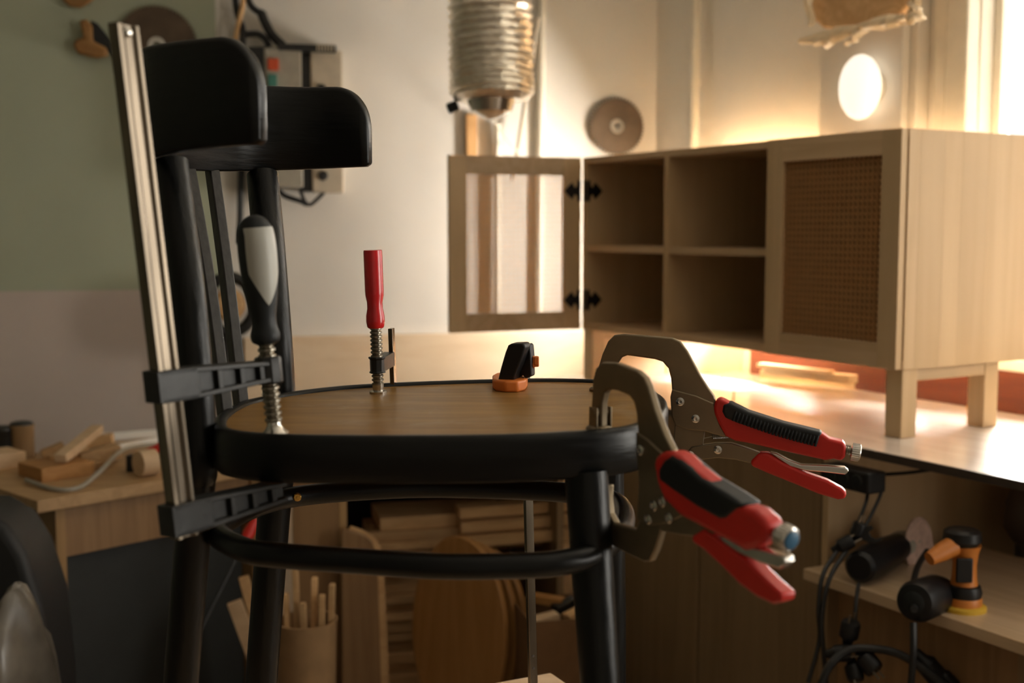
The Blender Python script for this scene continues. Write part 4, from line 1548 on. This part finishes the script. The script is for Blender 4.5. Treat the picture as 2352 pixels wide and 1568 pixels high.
def wcable(pix, r, label, mat=M_blackc, out=0.05):
    m = MB().tube(catmull([wpx(x, y, out) for x, y in pix], False, 6), r, seg=8)
    put('wall_cable', m, mat, label=label, cat='cable', group=grp)


wcable([(536, -30), (545, 30), (558, 70), (556, 130), (556, 300), (552, 480), (550, 560)], 0.010, 'dark vertical conduit cable running down the edge of the green wall')
wcable([(560, -30), (556, 20), (546, 60), (540, 100)], 0.008, 'tan cable beside the dark conduit at the top', M_offcut, 0.07)
wcable([(600, 28), (608, 50), (625, 80), (650, 105)], 0.014, 'thick dark cable sloping down to the control cabinet')
wcable([(565, -20), (575, 10), (590, 25), (604, 30)], 0.010, 'dark cable entering from the top edge over the control cabinet')
wcable([(555, 80), (590, 78), (610, 90), (618, 108)], 0.010, 'dark cable looping over the top of the control cabinet')

# aluminium flexible duct
du = root('flexible_duct', 'crinkled silver aluminium flexible duct hanging from above', 'duct', wpx(1120, 250, 0.5))
ptop, pbot = at(1121, -260, 3.30), at(1130, 232, 3.30)
pm = at(1126, 40, 3.32)
path = catmull([ptop, pm, pbot], False, 24)
rings = []
seg = 48
npth = len(path)
for i, p in enumerate(path):
    t = (path[min(i + 1, npth - 1)] - path[max(i - 1, 0)]).normalized()
    x = V((0, -1, 0)).cross(t).normalized(); y = t.cross(x)
    R_ = 0.106 if i % 2 else 0.115
    if i > npth - 5:
        R_ *= 0.70 + 0.30 * math.sqrt((npth - 1 - i) / 4)
    rings.append([p + (x * math.cos(2 * math.pi * k / seg) + y * math.sin(2 * math.pi * k / seg)) * R_ * (1 + random.uniform(-0.010, 0.010)) + t * random.uniform(-0.002, 0.002) for k in range(seg)])
m = MB().loft(rings)
put('foil_sleeve', m, M_foil, du, angle=12)
c = at(1128, 262, 3.30)
m = MB().lathe(c - V((0, 0, 0.012)), c + V((0, 0, 0.05)), [(0, 0.02), (0.3, 0.055), (1, 0.07)], 24)
put('outlet_collar', m, M_bright, du)
c = at(1040, 246, 3.34)
m = MB().cbox(c, V((0.03, 0, 0.012)), V((0, 0.03, 0)), V((-0.01, 0, 0.026))); put('hose_clip', m, M_cast, du, bevel=0.006)
# post, pole, slanted strip
a, b = wpx(1096, 262, 0.02), wpx(1072, 386, 0.02)
m = MB().obox(b, W * (a - b).dot(W), -WN * 0.019, UP * (a.z - b.z))
put('timber_strip', m, wood('orange_timber', (0.62, 0.34, 0.13), (0.74, 0.44, 0.2), 'z', 0.5), label='narrow orange timber strip fixed to the wall under the silver duct', cat='strip', bevel=0.002)
a, b = wpx(1246, -60, 0.014), wpx(1236, 735, 0.014)
m = MB().tube([a, (a + b) / 2, b], 0.013, seg=14)
put('upright_pole', m, M_cream, label='cream pole standing upright right of the silver duct', cat='pole')
a, b = wpx(1236, 40, 0.04), wpx(1188, 352, 0.04)
m = MB().tube([a, b, b + (b - a) * 0.2], 0.007, seg=10)
put('slanted_rod', m, M_beige, label='thin tan rod slanting between the duct and the cream pole', cat='rod')
a2, b2 = wpx(1142, 285, 0.022), wpx(1142, 738, 0.022)
m = MB().tube([a2, (a2 + b2) / 2, b2], 0.012, seg=14)
put('wall_conduit', m, M_cream, label='pale conduit on the wall below the silver duct, seen through the open cane door', cat='pipe')
a, b = wpx(1110, 240, 0.10), wpx(1190, 350, 0.05)
put('string', MB().tube([a, (a + b) / 2 + V((0, 0, -0.01)), b], 0.0025, seg=6), M_cream, label='thin pale string sloping down from the duct end', cat='string')
# cream water pipe near the corner
p = atp(1612, 300, R0, D)
pb = V((p.x, p.y, 0)) - D * 0.03
m = MB().cyl(pb + UP * 0.88, pb + UP * (HT - 0.002), 0.0135, seg=18)
pr_ = put('wall_pipe', m, M_cream, label='vertical cream pipe on the wall left of the pilaster', cat='pipe')
for z_ in (1.75,):
    m = MB().lathe(pb + UP * z_, pb + UP * (z_ + 0.02), [(0, 0.017), (1, 0.017)], 16); put('pipe_clip', m, M_cream, pr_)

# glossy door panel with round glowing lamp
def rp_(px, py, out):
    return atp(px, py, R0 - D * out, D)


def rwbox(x0, y0, x1, y1, o0, o1):
    a, b = rp_(x0, y1, o1), rp_(x1, y0, o1)
    return MB().obox(a, V((b.x - a.x, b.y - a.y, 0)), D * (o1 - o0), UP * (rp_(x1, y0, o1).z - rp_(x1, y1, o1).z))


a, b = rp_(1875, 500, 0.075), rp_(2062, 500, 0.075)
wv = V((b.x - a.x, b.y - a.y, 0))
zt2 = 1.3 + 0.55
m = MB().obox(V((a.x, a.y, 1.0)), wv, D * 0.028, UP * 0.87)
bd = put('leaning_board', m, M_wallr, label='tall cream board standing against the right wall behind the lamp', cat='board', bevel=0.004)
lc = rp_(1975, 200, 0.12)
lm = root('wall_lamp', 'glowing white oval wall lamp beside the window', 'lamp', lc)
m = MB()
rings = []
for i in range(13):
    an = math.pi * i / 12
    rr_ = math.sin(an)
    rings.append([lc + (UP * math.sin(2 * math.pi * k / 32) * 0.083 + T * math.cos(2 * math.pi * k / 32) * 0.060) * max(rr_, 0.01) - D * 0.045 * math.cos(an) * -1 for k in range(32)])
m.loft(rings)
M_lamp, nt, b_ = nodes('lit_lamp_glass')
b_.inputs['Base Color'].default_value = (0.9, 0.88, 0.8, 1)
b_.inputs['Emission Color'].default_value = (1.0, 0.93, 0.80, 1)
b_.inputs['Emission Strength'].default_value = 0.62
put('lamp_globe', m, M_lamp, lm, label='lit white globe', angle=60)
m = MB().lathe(lc + D * 0.046, lc + D * 0.030, [(0, 0.045), (0.7, 0.045), (1, 0.035)], 24)
put('lamp_base', m, M_cream, lm)

# wrapped bundle hanging on the right wall near the top
bn = root('wrapped_bundle', 'tan board bundle wrapped in crumpled film hanging at the top right', 'bundle', rp_(1980, 60, 0.15))
pix = [(1872, -60), (1872, 10), (1880, 48), (1900, 66), (1940, 68), (2010, 55), (2070, 38), (2110, 0), (2120, -60)]
m = poly(pix, R0 - D * 0.16, -D, 0.03)
put('board', m, M_offcut, bn, bevel=0.006)


def crumple(pix, out, th, r=0.02, seed=1):
    rn = random.Random(seed)
    p0 = R0 - D * out
    m = MB()
    for (x0, y0, x1, y1, w_) in pix:
        a, b = atp(x0, y0, p0, D), atp(x1, y1, p0, D)
        dr = b - a
        sd2 = dr.normalized().cross(D)
        n_ = 7
        rings = []
        for i in range(n_ + 1):
            t = i / n_
            c = a + dr * t + D * rn.uniform(-0.01, 0.01)
            ww = w_ / F * 3.4 * (0.35 + math.sin(math.pi * min(1, t * 1.0)) * 0.6 + rn.uniform(0, 0.15))
            rings.append([c - sd2 * ww + D * rn.uniform(-.006, .006), c - sd2 * ww * 0.4 + D * (0.008 + rn.uniform(-.004, .004)), c + sd2 * ww * 0.4 + D * rn.uniform(-.008, .008), c + sd2 * ww - D * rn.uniform(0, .008), c + sd2 * ww * .3 - D * .012, c - sd2 * ww * .4 - D * .012])
        m.loft(rings)
    return m


m = crumple([(1845, 96, 1990, 62, 14), (1868, 100, 1960, 68, 14), (1895, 108, 1935, 70, 12), (1950, 104, 1992, 60, 9), (1980, 62, 2090, 40, 14), (2060, 50, 2118, 38, 12), (2085, 30, 2125, -30, 12), (2096, 46, 2118, 20, 10), (1866, 60, 1858, -40, 10)], 0.20, 0.01)
put('wrapping_film', m, M_film, bn, angle=15, label='crumpled pale film')

# ================================================================== LEFT BENCH
Z_B = 0.72
b0, b1 = atz(85, 1150, Z_B), atz(372, 1102, Z_B)
u1 = (b1 - b0); u1.z = 0; u1.normalize()
u2 = V((-u1.y, u1.x, 0))
if u2.y < 0:
    u2 = -u2


def lb(s, d, z):
    return V((b0.x, b0.y, 0)) + u1 * s + u2 * d + UP * z


lbn = root('side_bench', 'low wooden side bench cluttered with offcuts against the green wall', 'bench', lb(0.2, 0.2, 0))
m = MB().obox(lb(0, 0, Z_B - 0.028), u1 * 0.62, u2 * 0.55, UP * 0.028); put('bench_top', m, wood('bench_top_board', (0.40, 0.24, 0.11), (0.52, 0.33, 0.16), 'x', 0.5), lbn, bevel=0.002)
m = MB().obox(lb(0.06, 0.03, Z_B - 0.028 - 0.115), u1 * 0.54, u2 * 0.018, UP * 0.115); put('apron', m, M_brownboard, lbn)
for s in (0.05, 0.56):
    m = MB().obox(lb(s, 0.02, 0), u1 * 0.022, u2 * 0.45, UP * (Z_B - 0.028)); put('side_panel', m, wood('side_panel_board', (0.30, 0.17, 0.06), (0.38, 0.22, 0.09), 'z', 0.5), lbn)
m = MB().obox(lb(0.075, 0.06, 0.10), u1 * 0.48, u2 * 0.018, UP * 0.48); put('dark_panel', m, plain('dark_grey_panel', (0.022, 0.024, 0.022), 0.6), lbn)
m = MB().obox(lb(0.072, 0.05, 0.03), u1 * 0.49, u2 * 0.40, UP * 0.02); put('bottom_shelf', m, M_brownboard, lbn)
# sawdust and chips under the bench
m = MB()
for i in range(260):
    x = random.uniform(0.09, 0.54); d_ = random.uniform(-0.10, 0.055)
    hgt = 0.10 * (0.5 + 0.5 * math.sin(x * 17)) * random.random()
    c = lb(x, d_, 0.055 + hgt)
    dr = V((random.uniform(-1, 1), random.uniform(-1, 1), random.uniform(-.3, .3))).normalized()
    m.cbox(c, dr * random.uniform(0.02, 0.06), dr.orthogonal().normalized() * 0.012, dr.cross(dr.orthogonal().normalized()) * 0.004)
put('wood_shavings', m, M_offcut, label='heap of wood chips and shavings under the side bench', cat='shavings', kind='stuff')

# things on the left bench
def onb(px, py):
    return atz(px, py, Z_B)


def stick(x0, y0, x1, y1, z0, z1, w_, h_, mat, name, label, cat, group=None, bevel=0.001):
    a, b = atz(x0, y0, z0), atz(x1, y1, z1)
    dr = b - a
    sdv = dr.normalized().cross(UP).normalized()
    upv = sdv.cross(dr.normalized())
    m = MB().obox(a - sdv * w_ / 2, dr, sdv * w_, upv * h_)
    return put(name, m, mat, label=label, cat=cat, group=group, bevel=bevel)


g = 'wood offcuts on the side bench'
M_pale = wood('pale_offcut', (0.62, 0.42, 0.25), (0.74, 0.54, 0.34), 'x', 0.6)
M_orangew = wood('orange_offcut', (0.42, 0.19, 0.05), (0.52, 0.26, 0.08), 'x', 0.55)
# flat boards at the front left
p = onb(96, 1108)
m = MB().obox(V((p.x, p.y, Z_B)), u1 * 0.13, u2 * 0.12, UP * 0.032); put('offcut_board', m, M_orangew, label='short thick orange brown board at the front of the side bench', cat='offcut', group=g, bevel=0.002)
p = onb(-10, 1085)
m = MB().obox(V((p.x - 0.02, p.y + 0.005, Z_B)), u1 * 0.095, u2 * 0.10, UP * 0.038); put('offcut_board', m, M_pale, label='pale board at the left end of the side bench', cat='offcut', group=g, bevel=0.002)
stick(140, 1062, 226, 992, Z_B + 0.035, Z_B + 0.075, 0.030, 0.02, M_pale, 'offcut_stick', 'pale stick tilted up out of the offcut pile', 'offcut', g)
stick(112, 1064, 200, 1040, Z_B + 0.02, Z_B + 0.03, 0.022, 0.018, M_offcut, 'offcut_stick', 'short tan stick beneath the tilted pale stick', 'offcut', g)
stick(100, 1052, 150, 1030, Z_B + 0.0, Z_B + 0.02, 0.03, 0.02, M_offcut, 'offcut_stick', 'small tan block left of the tilted pale stick', 'offcut', g)
stick(180, 1072, 270, 1050, Z_B, Z_B + 0.01, 0.05, 0.035, M_offcut, 'offcut_stick', 'chunky tan block right of the tilted pale stick', 'offcut', g)
stick(150, 1088, 235, 1074, Z_B, Z_B + 0.002, 0.03, 0.018, M_offcut, 'offcut_stick', 'thin tan strip behind the orange brown board', 'offcut', g)
stick(205, 1030, 262, 1020, Z_B + 0.0, Z_B + 0.01, 0.04, 0.03, M_offcut, 'offcut_stick', 'tan block furthest back in the offcut pile', 'offcut', g)
# long grey white rods at the back
stick(225, 1012, 372, 1000, Z_B + 0.0, Z_B + 0.0, 0.03, 0.018, M_paper, 'white_profile', 'long white plastic profile lying at the back of the side bench', 'profile', 'white plastic profiles')
stick(262, 1032, 372, 1012, Z_B + 0.0, Z_B + 0.0, 0.016, 0.012, M_paper, 'white_profile', 'thinner white plastic profile in front of the long one', 'profile', 'white plastic profiles')
# tins
for (x, y, r, hgt, mat, lab) in ((8, 1052, 0.032, 0.075, M_cast, 'dark green tin at the far left of the side bench'), (52, 1050, 0.030, 0.085, wood('tin_brown', (0.20, 0.12, 0.05), (0.28, 0.17, 0.08), 'z', 0.5), 'brown tin standing beside the dark tin on the side bench')):
    p = onb(x, y)
    o = root('tin_can', lab, 'tin', p, 'tins on the side bench')
    m = MB().lathe(p, p + UP * hgt, [(0, r), (0.03, r * 1.03), (0.06, r), (0.92, r), (0.95, r * 1.04), (1, r * 1.03)], 28); put('can_body', m, mat, o)
    m = MB().lathe(p + UP * hgt, p + UP * (hgt + 0.008), [(0, r * 0.95), (0.6, r * 0.9), (1, r * 0.6)], 24); put('lid', m, M_cast, o)
# roll of tape in a small box and red handle
p = onb(318, 1096)
m = MB().lathe(p + V((0, 0, 0.032)), p + V((0.03, 0.03, 0.032)), [(0, 0.012), (0, 0.031), (1, 0.031), (1, 0.012)], 28)
put('tape_roll', m, M_pale, label='tan roll standing on edge at the right of the side bench', cat='tape roll', bevel=0.001)
p = onb(356, 1085)
m = MB().tube([V((p.x - 0.02, p.y + 0.01, Z_B + 0.045)), V((p.x + 0.04, p.y + 0.02, Z_B + 0.072))], 0.011, seg=14)
put('chisel', m, M_red, label='dark red chisel handle lying behind the tan roll', cat='chisel')
p = onb(290, 1090)
m = MB().obox(V((p.x - 0.01, p.y + 0.03, Z_B)), V((0.03, 0, 0)), V((0, 0.03, 0)), UP * 0.04); put('dark_block', m, M_cast, label='small dark block left of the tan roll', cat='block', bevel=0.002)
# grey cable draped across the bench
pts = [V((q.x, q.y, z_)) for q, z_ in ((onb(60, 1110), Z_B + 0.008), (onb(120, 1128), Z_B + 0.006), (onb(180, 1126), Z_B + 0.006), (onb(230, 1100), Z_B + 0.018), (onb(280, 1062), Z_B + 0.03), (onb(330, 1040), Z_B + 0.02), (onb(372, 1028), Z_B + 0.01))]
put('grey_cable', MB().tube(catmull(pts, False, 8), 0.0055, seg=8), M_greyb, label='grey cable draped over the offcuts on the side bench', cat='cable')

# dark machine and plastic bag, left bottom
mc = at(30, 1400, 2.30)
m = MB()
prf = [(-0.20, 0.0), (0.072, 0.0), (0.072, 0.42), (0.060, 0.58), (0.032, 0.68), (0.0, 0.735), (-0.05, 0.765), (-0.20, 0.77)]
m.prism([V((mc.x + x, 2.28, z_)) for x, z_ in prf], V((0, 0.16, 0)))
mach = put('dark_machine', m, plain('black_machine_paint', (0.010, 0.010, 0.010), 0.6), label='large black machine housing at the bottom left corner', cat='machine', bevel=0.02, seg=4)


def bag(c, rx, ry, rz, seed, label, mat):
    rn = random.Random(seed)
    bm = bmesh.new()
    bmesh.ops.create_icosphere(bm, subdivisions=4, radius=1.0)
    offs = [V((rn.uniform(-3, 3), rn.uniform(-3, 3), rn.uniform(-3, 3))) for _ in range(5)]
    for v in bm.verts:
        q = v.co.copy()
        f_ = 1.0
        for i, o in enumerate(offs):
            k = 3.0 + 2.1 * i
            f_ += 0.16 / (1 + 0.3 * i) * abs(math.sin(q.dot(o) * 1.3 + i)) - 0.04
        if q.z > 0.5:
            f_ *= 1 - (q.z - 0.5) * 0.5
        q *= f_
        v.co = V((q.x * rx, q.y * ry, max(q.z, -0.9) * rz)) + c
    mbx = MB()
    bm.verts.ensure_lookup_table()
    mbx.v = [v.co.copy() for v in bm.verts]
    mbx.f = [[v.index for v in f.verts] for f in bm.faces]
    bm.free()
    return put('plastic_bag', mbx, mat, label=label, cat='bag', angle=30)


bag(V((-0.905, 2.14, 0.325)), 0.068, 0.10, 0.36, 3, 'crumpled grey plastic bag in front of the black machine', M_bag)

# ================================================================== TIMBER RACK behind the chair
rk = at(672, 1200, 2.95)
RKL = 0.70


def rb(px, py, out=0.0):      # point on the rack front plane by pixel
    p0 = V((rk.x, rk.y, 0)) + WN * out
    return atp(px, py, p0, WN)


def rs(s, d, z):
    return V((rk.x, rk.y, 0)) + W * s - WN * d + UP * z


ra = root('timber_rack', 'dark board rack full of timber in the shadow under the seat, by the back wall', 'rack', rs(0.4, 0.2, 0))
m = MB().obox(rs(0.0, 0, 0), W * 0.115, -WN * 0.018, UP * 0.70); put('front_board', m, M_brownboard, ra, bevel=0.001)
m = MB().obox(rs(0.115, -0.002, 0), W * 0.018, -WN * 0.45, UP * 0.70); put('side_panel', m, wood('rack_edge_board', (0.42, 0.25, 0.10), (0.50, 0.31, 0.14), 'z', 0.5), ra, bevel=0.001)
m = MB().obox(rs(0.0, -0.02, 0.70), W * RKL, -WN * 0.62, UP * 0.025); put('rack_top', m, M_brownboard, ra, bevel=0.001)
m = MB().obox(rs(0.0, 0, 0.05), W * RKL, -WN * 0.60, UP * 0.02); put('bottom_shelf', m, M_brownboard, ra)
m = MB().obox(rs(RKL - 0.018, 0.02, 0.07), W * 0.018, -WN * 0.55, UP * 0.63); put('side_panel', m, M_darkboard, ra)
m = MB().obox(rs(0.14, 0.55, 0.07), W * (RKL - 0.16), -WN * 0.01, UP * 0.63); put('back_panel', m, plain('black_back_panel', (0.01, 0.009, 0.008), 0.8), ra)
# planks lying in the rack, stacked from the shelf upwards
g = 'planks stacked in the timber rack'
zz = 0.07
rn = random.Random(11)
names = ['lowest', 'second', 'third', 'fourth', 'fifth', 'sixth', 'seventh', 'eighth', 'ninth', 'tenth', 'eleventh', 'twelfth', 'thirteenth', 'fourteenth', 'fifteenth', 'sixteenth', 'seventeenth', 'eighteenth']
for i in range(18):
    th = rn.choice((0.022, 0.026, 0.034))
    if zz + th > 0.60:
        break
    l0 = 0.155 + rn.uniform(0, 0.03)
    l1 = (0.40 if 0.2 < zz < 0.34 else 0.52) + rn.uniform(-0.04, 0.05)
    if zz > 0.42:
        l0 += 0.08 * (zz - 0.42) / 0.1
        l1 = 0.62 + rn.uniform(-0.12, 0.10)
    d_ = 0.14 + rn.uniform(-0.02, 0.03)
    ang = rn.uniform(-0.05, 0.05)
    wv_ = Matrix.Rotation(ang, 3, 'Z') @ W
    m = MB().obox(rs(l0, d_, zz), wv_ * (l1 - l0), -WN * rn.uniform(0.14, 0.24), UP * th)
    if i in (9, 10, 12):
        m = MB().obox(rs(l0 + 0.05, d_, zz), wv_ * (l1 - l0), -WN * 0.2, UP * th)
    put('plank', m, M_offcut, label='%s plank from the bottom of the stack in the timber rack' % names[i], cat='plank', group=g, bevel=0.0012)
    zz += th + 0.0008
ztop = zz
# planks sloping at the upper right
for k in range(3):
    m = MB().obox(rs(0.44, 0.07 + 0.02 * k, 0.47 + 0.034 * k), (W * 0.33 + UP * (0.006 - 0.022 * k * 0)), -WN * 0.07, UP * 0.028)
    put('plank', m, M_offcut, label='%s of three loose planks at the right of the timber rack' % ('lowest', 'middle', 'topmost')[k], cat='plank', group=g, bevel=0.0012)
# box that carries the loose planks' right part: carton
ct0, ct1 = rb(1150, 1340, 0.06), rb(1330, 1340, 0.06)
cart = root('carton', 'brown cardboard box holding scraps, at the right of the timber rack', 'cardboard box', V((ct0.x, ct0.y, 0.0)))
wv_ = V((ct1.x - ct0.x, ct1.y - ct0.y, 0))
base = V((ct0.x, ct0.y, 0.0))
zc1 = ct0.z - 0.005
wd = wv_.normalized(); nd = V((-wd.y, wd.x, 0))
if nd.y < 0:
    nd = -nd
base = base - nd * 0.30
m = MB()
m.obox(base, wv_, nd * 0.004, UP * zc1)
put('front_panel', m, M_kraft, cart)
m = MB(); m.obox(base + nd * 0.004, wd * 0.004, nd * 0.19, UP * zc1); put('side_panel', m, M_kraft, cart)
m = MB(); m.obox(base + nd * 0.004 + wv_ - wd * 0.004, wd * 0.004, nd * 0.19, UP * zc1); put('side_panel', m, M_kraft, cart)
m = MB(); m.obox(base + nd * 0.004 + wd * 0.004, wv_ - wd * 0.008, nd * 0.19, UP * 0.006); put('bottom_panel', m, M_kraft, cart)
m = MB(); m.obox(base + nd * 0.190 + wd * 0.004 + UP * 0.006, wv_ - wd * 0.008, nd * 0.004, UP * (zc1 - 0.006)); put('back_panel', m, M_kraft, cart)
rn = random.Random(5)
for k, (lab, mt, L_, w_) in enumerate((('pale wood scrap poking from the carton, nearest its right side', M_pale, 0.09, 0.035), ('tan wood scrap lying across the top of the carton', M_offcut, 0.13, 0.03), ('dark scrap at the left in the carton', M_cast, 0.08, 0.03), ('brown scrap tilted in the middle of the carton', M_orangew, 0.10, 0.03))):
    c = base + wd * (0.045 + 0.035 * ((k * 3) % 4)) + nd * (0.05 + 0.03 * k) + UP * (zc1 - 0.012 + 0.006 * k)
    a = Matrix.Rotation(rn.uniform(-0.7, 0.7), 3, 'Z') @ wd
    a = (a + UP * rn.uniform(-0.25, 0.25)).normalized()
    b = a.cross(UP).normalized()
    m = MB().cbox(c, a * L_ * 0.8, b * w_, b.cross(a) * 0.02)
    put('wood_scrap', m, mt, label=lab, cat='scrap', group='scraps in the carton', bevel=0.002)

# round tabletops standing on edge in front of the rack
g = 'round wooden discs standing on edge'
M_disk = wood('disc_face', (0.34, 0.16, 0.045), (0.42, 0.21, 0.07), 'z', 0.45)
dcen = rb(1045, 1440, 0.10)
dnrm = V((-0.60, -0.80, 0.05)).normalized()
for k in range(3):
    c = V((dcen.x + 0.012 + 0.030 * k, dcen.y - 0.03 + 0.024 * k, 0.345))
    R_ = 0.238 - 0.010 * k
    x = UP.cross(dnrm).normalized(); y = dnrm.cross(x)
    hw_ = 0.60
    rings = []
    for (q, of) in ((0.985, 0.009), (1.0, 0.006), (1.0, -0.006), (0.985, -0.009)):
        rings.append([c + x * math.cos(2 * math.pi * j / 56) * R_ * q * 0.62 + y * math.sin(2 * math.pi * j / 56) * R_ * q + dnrm * of for j in range(56)])
    m = MB().loft(rings)
    lowz = min(p.z for p in m.v)
    for p in m.v:
        p.z -= lowz - 0.0
    for p in m.v:
        p.z += 0.078
    put('oval_board', m, M_disk, label=('front', 'middle', 'rear')[k] + ' one of three oval wooden boards standing on edge', cat='board', group='oval boards standing on edge')
# rounded corner board
p0 = V((rk.x, rk.y, 0)) + WN * 0.05
a = rb(792, 1215, 0.05)
m = MB()
pix = [(784, 1213), (812, 1219), (840, 1230), (854, 1244), (861, 1262), (868, 1340), (876, 1640), (784, 1640)]
m = poly(pix, p0, WN, 0.022)
put('rounded_board', m, M_brownboard, label='dark board with a rounded corner standing in front of the timber rack', cat='board', bevel=0.003)
m = poly([(806, 1208), (835, 1218), (860, 1233), (872, 1250), (880, 1290), (896, 1640), (872, 1640), (862, 1290), (852, 1255), (830, 1232), (800, 1220)], p0 - WN * 0.02, WN, 0.022)
put('edge_lipping', m, M_offcut, label='pale curved edge strip behind the rounded dark board', cat='strip', bevel=0.002)

# bin with offcuts standing upright
bc = at(705, 1500, 2.62)
bc = V((bc.x, bc.y, 0.0))
bn_ = root('scrap_bin', 'cloudy plastic bin full of upright wood offcuts, left of the rounded board', 'bin', bc)
M_binp = plain('cloudy_bin_plastic', (0.42, 0.26, 0.13), 0.5)
m = MB()
zt_ = 0.44
rings = []
for (z_, r_, ) in ((0.0, 0.052), (0.02, 0.055), (zt_, 0.066), (zt_ + 0.004, 0.069), (zt_ + 0.004, 0.064), (0.03, 0.050), (0.02, 0.001)):
    rings.append([bc + V((math.cos(2 * math.pi * k / 32) * r_, math.sin(2 * math.pi * k / 32) * r_, z_)) for k in range(32)])
m.loft(rings)
put('bin_body', m, M_binp, bn_, angle=40)
sl = ['leftmost', 'second from the left', 'third from the left', 'fourth from the left', 'fifth from the left', 'rightmost']
rn = random.Random(3)
for k in range(6):
    x = -0.042 + 0.0165 * k
    hgt = (0.50, 0.56, 0.485, 0.53, 0.50, 0.52)[k]
    b_0 = bc + V((x * 0.7, rn.uniform(-0.02, 0.02), 0.032))
    b_1 = bc + V((x * 1.25, rn.uniform(-0.02, 0.02), hgt))
    dr = b_1 - b_0
    m = MB().obox(b_0, dr, V((0.012, 0, 0)), V((0, 0.022 if k % 2 else 0.014, 0)))
    put('offcut_stick', m, M_offcut, label='%s stick standing in the scrap bin' % sl[k], cat='offcut', group='sticks in the scrap bin', bevel=0.001)
# leaning planks between the rear legs
g = 'planks leaning between the rear chair legs'
for k, (x0, y0, x1, y1, w_, lab) in enumerate(((522, 1385, 600, 1600, 0.034, 'pale plank leaning lowest, left of the far rear leg'), (548, 1325, 610, 1560, 0.024, 'narrower tan plank leaning behind the pale one'))):
    a, b = at(x0, y0, 2.78 + 0.045 * k), at(x1, y1, 2.78 + 0.045 * k)
    dr = (b - a)
    b = a + dr * (a.z / -dr.z)
    dr = b - a
    sdv = V((0.95, 0.2, 0)); sdv = (sdv - dr.normalized() * sdv.dot(dr.normalized())).normalized()
    m = MB().obox(a, dr, sdv * w_, dr.normalized().cross(sdv) * 0.018)
    put('leaning_plank', m, M_pale if k == 0 else M_offcut, label=lab, cat='plank', group=g, bevel=0.001)
# red tool handle in the dark
a, b = at(588, 1192, 2.75), at(558, 1252, 2.72)
o = root('red_tool', 'red tool handle in the shadow beside the far rear chair leg', 'hand tool', b)
m = MB().tube([a, (a + b) / 2, b], [0.010, 0.014, 0.011], seg=16); put('handle', m, M_red, o)
m = MB().tube([b, b + (b - a) * 3.5], 0.004, seg=8); put('shaft', m, M_cast, o)
# lower shelf board behind the bar: support for the bench items between the chair spindles
o = root('tape_holder', 'dark ring shaped tool with an orange core seen between the chair slats', 'tool', wpx(520, 700, 0.05))
c = wpx(527, 700, 0.06)
xw, yw = W, UP
pts = [c + W * math.cos(2 * math.pi * k / 28) * 0.075 + UP * math.sin(2 * math.pi * k / 28) * 0.085 for k in range(28)]
m = MB().tube(pts, 0.018, seg=12, closed=True); put('ring', m, M_cast, o, angle=60)
m = MB().lathe(c - WN * 0.03, c + WN * 0.015, [(0, 0.05), (0.8, 0.05), (1, 0.04)], 24); put('core', m, M_offcut, o)
c2 = wpx(505, 800, 0.05)
m = MB().obox(c2 - UP * 0.12, W * 0.03, -WN * 0.03, UP * 0.18); put('bracket', m, M_cast, o, bevel=0.003)
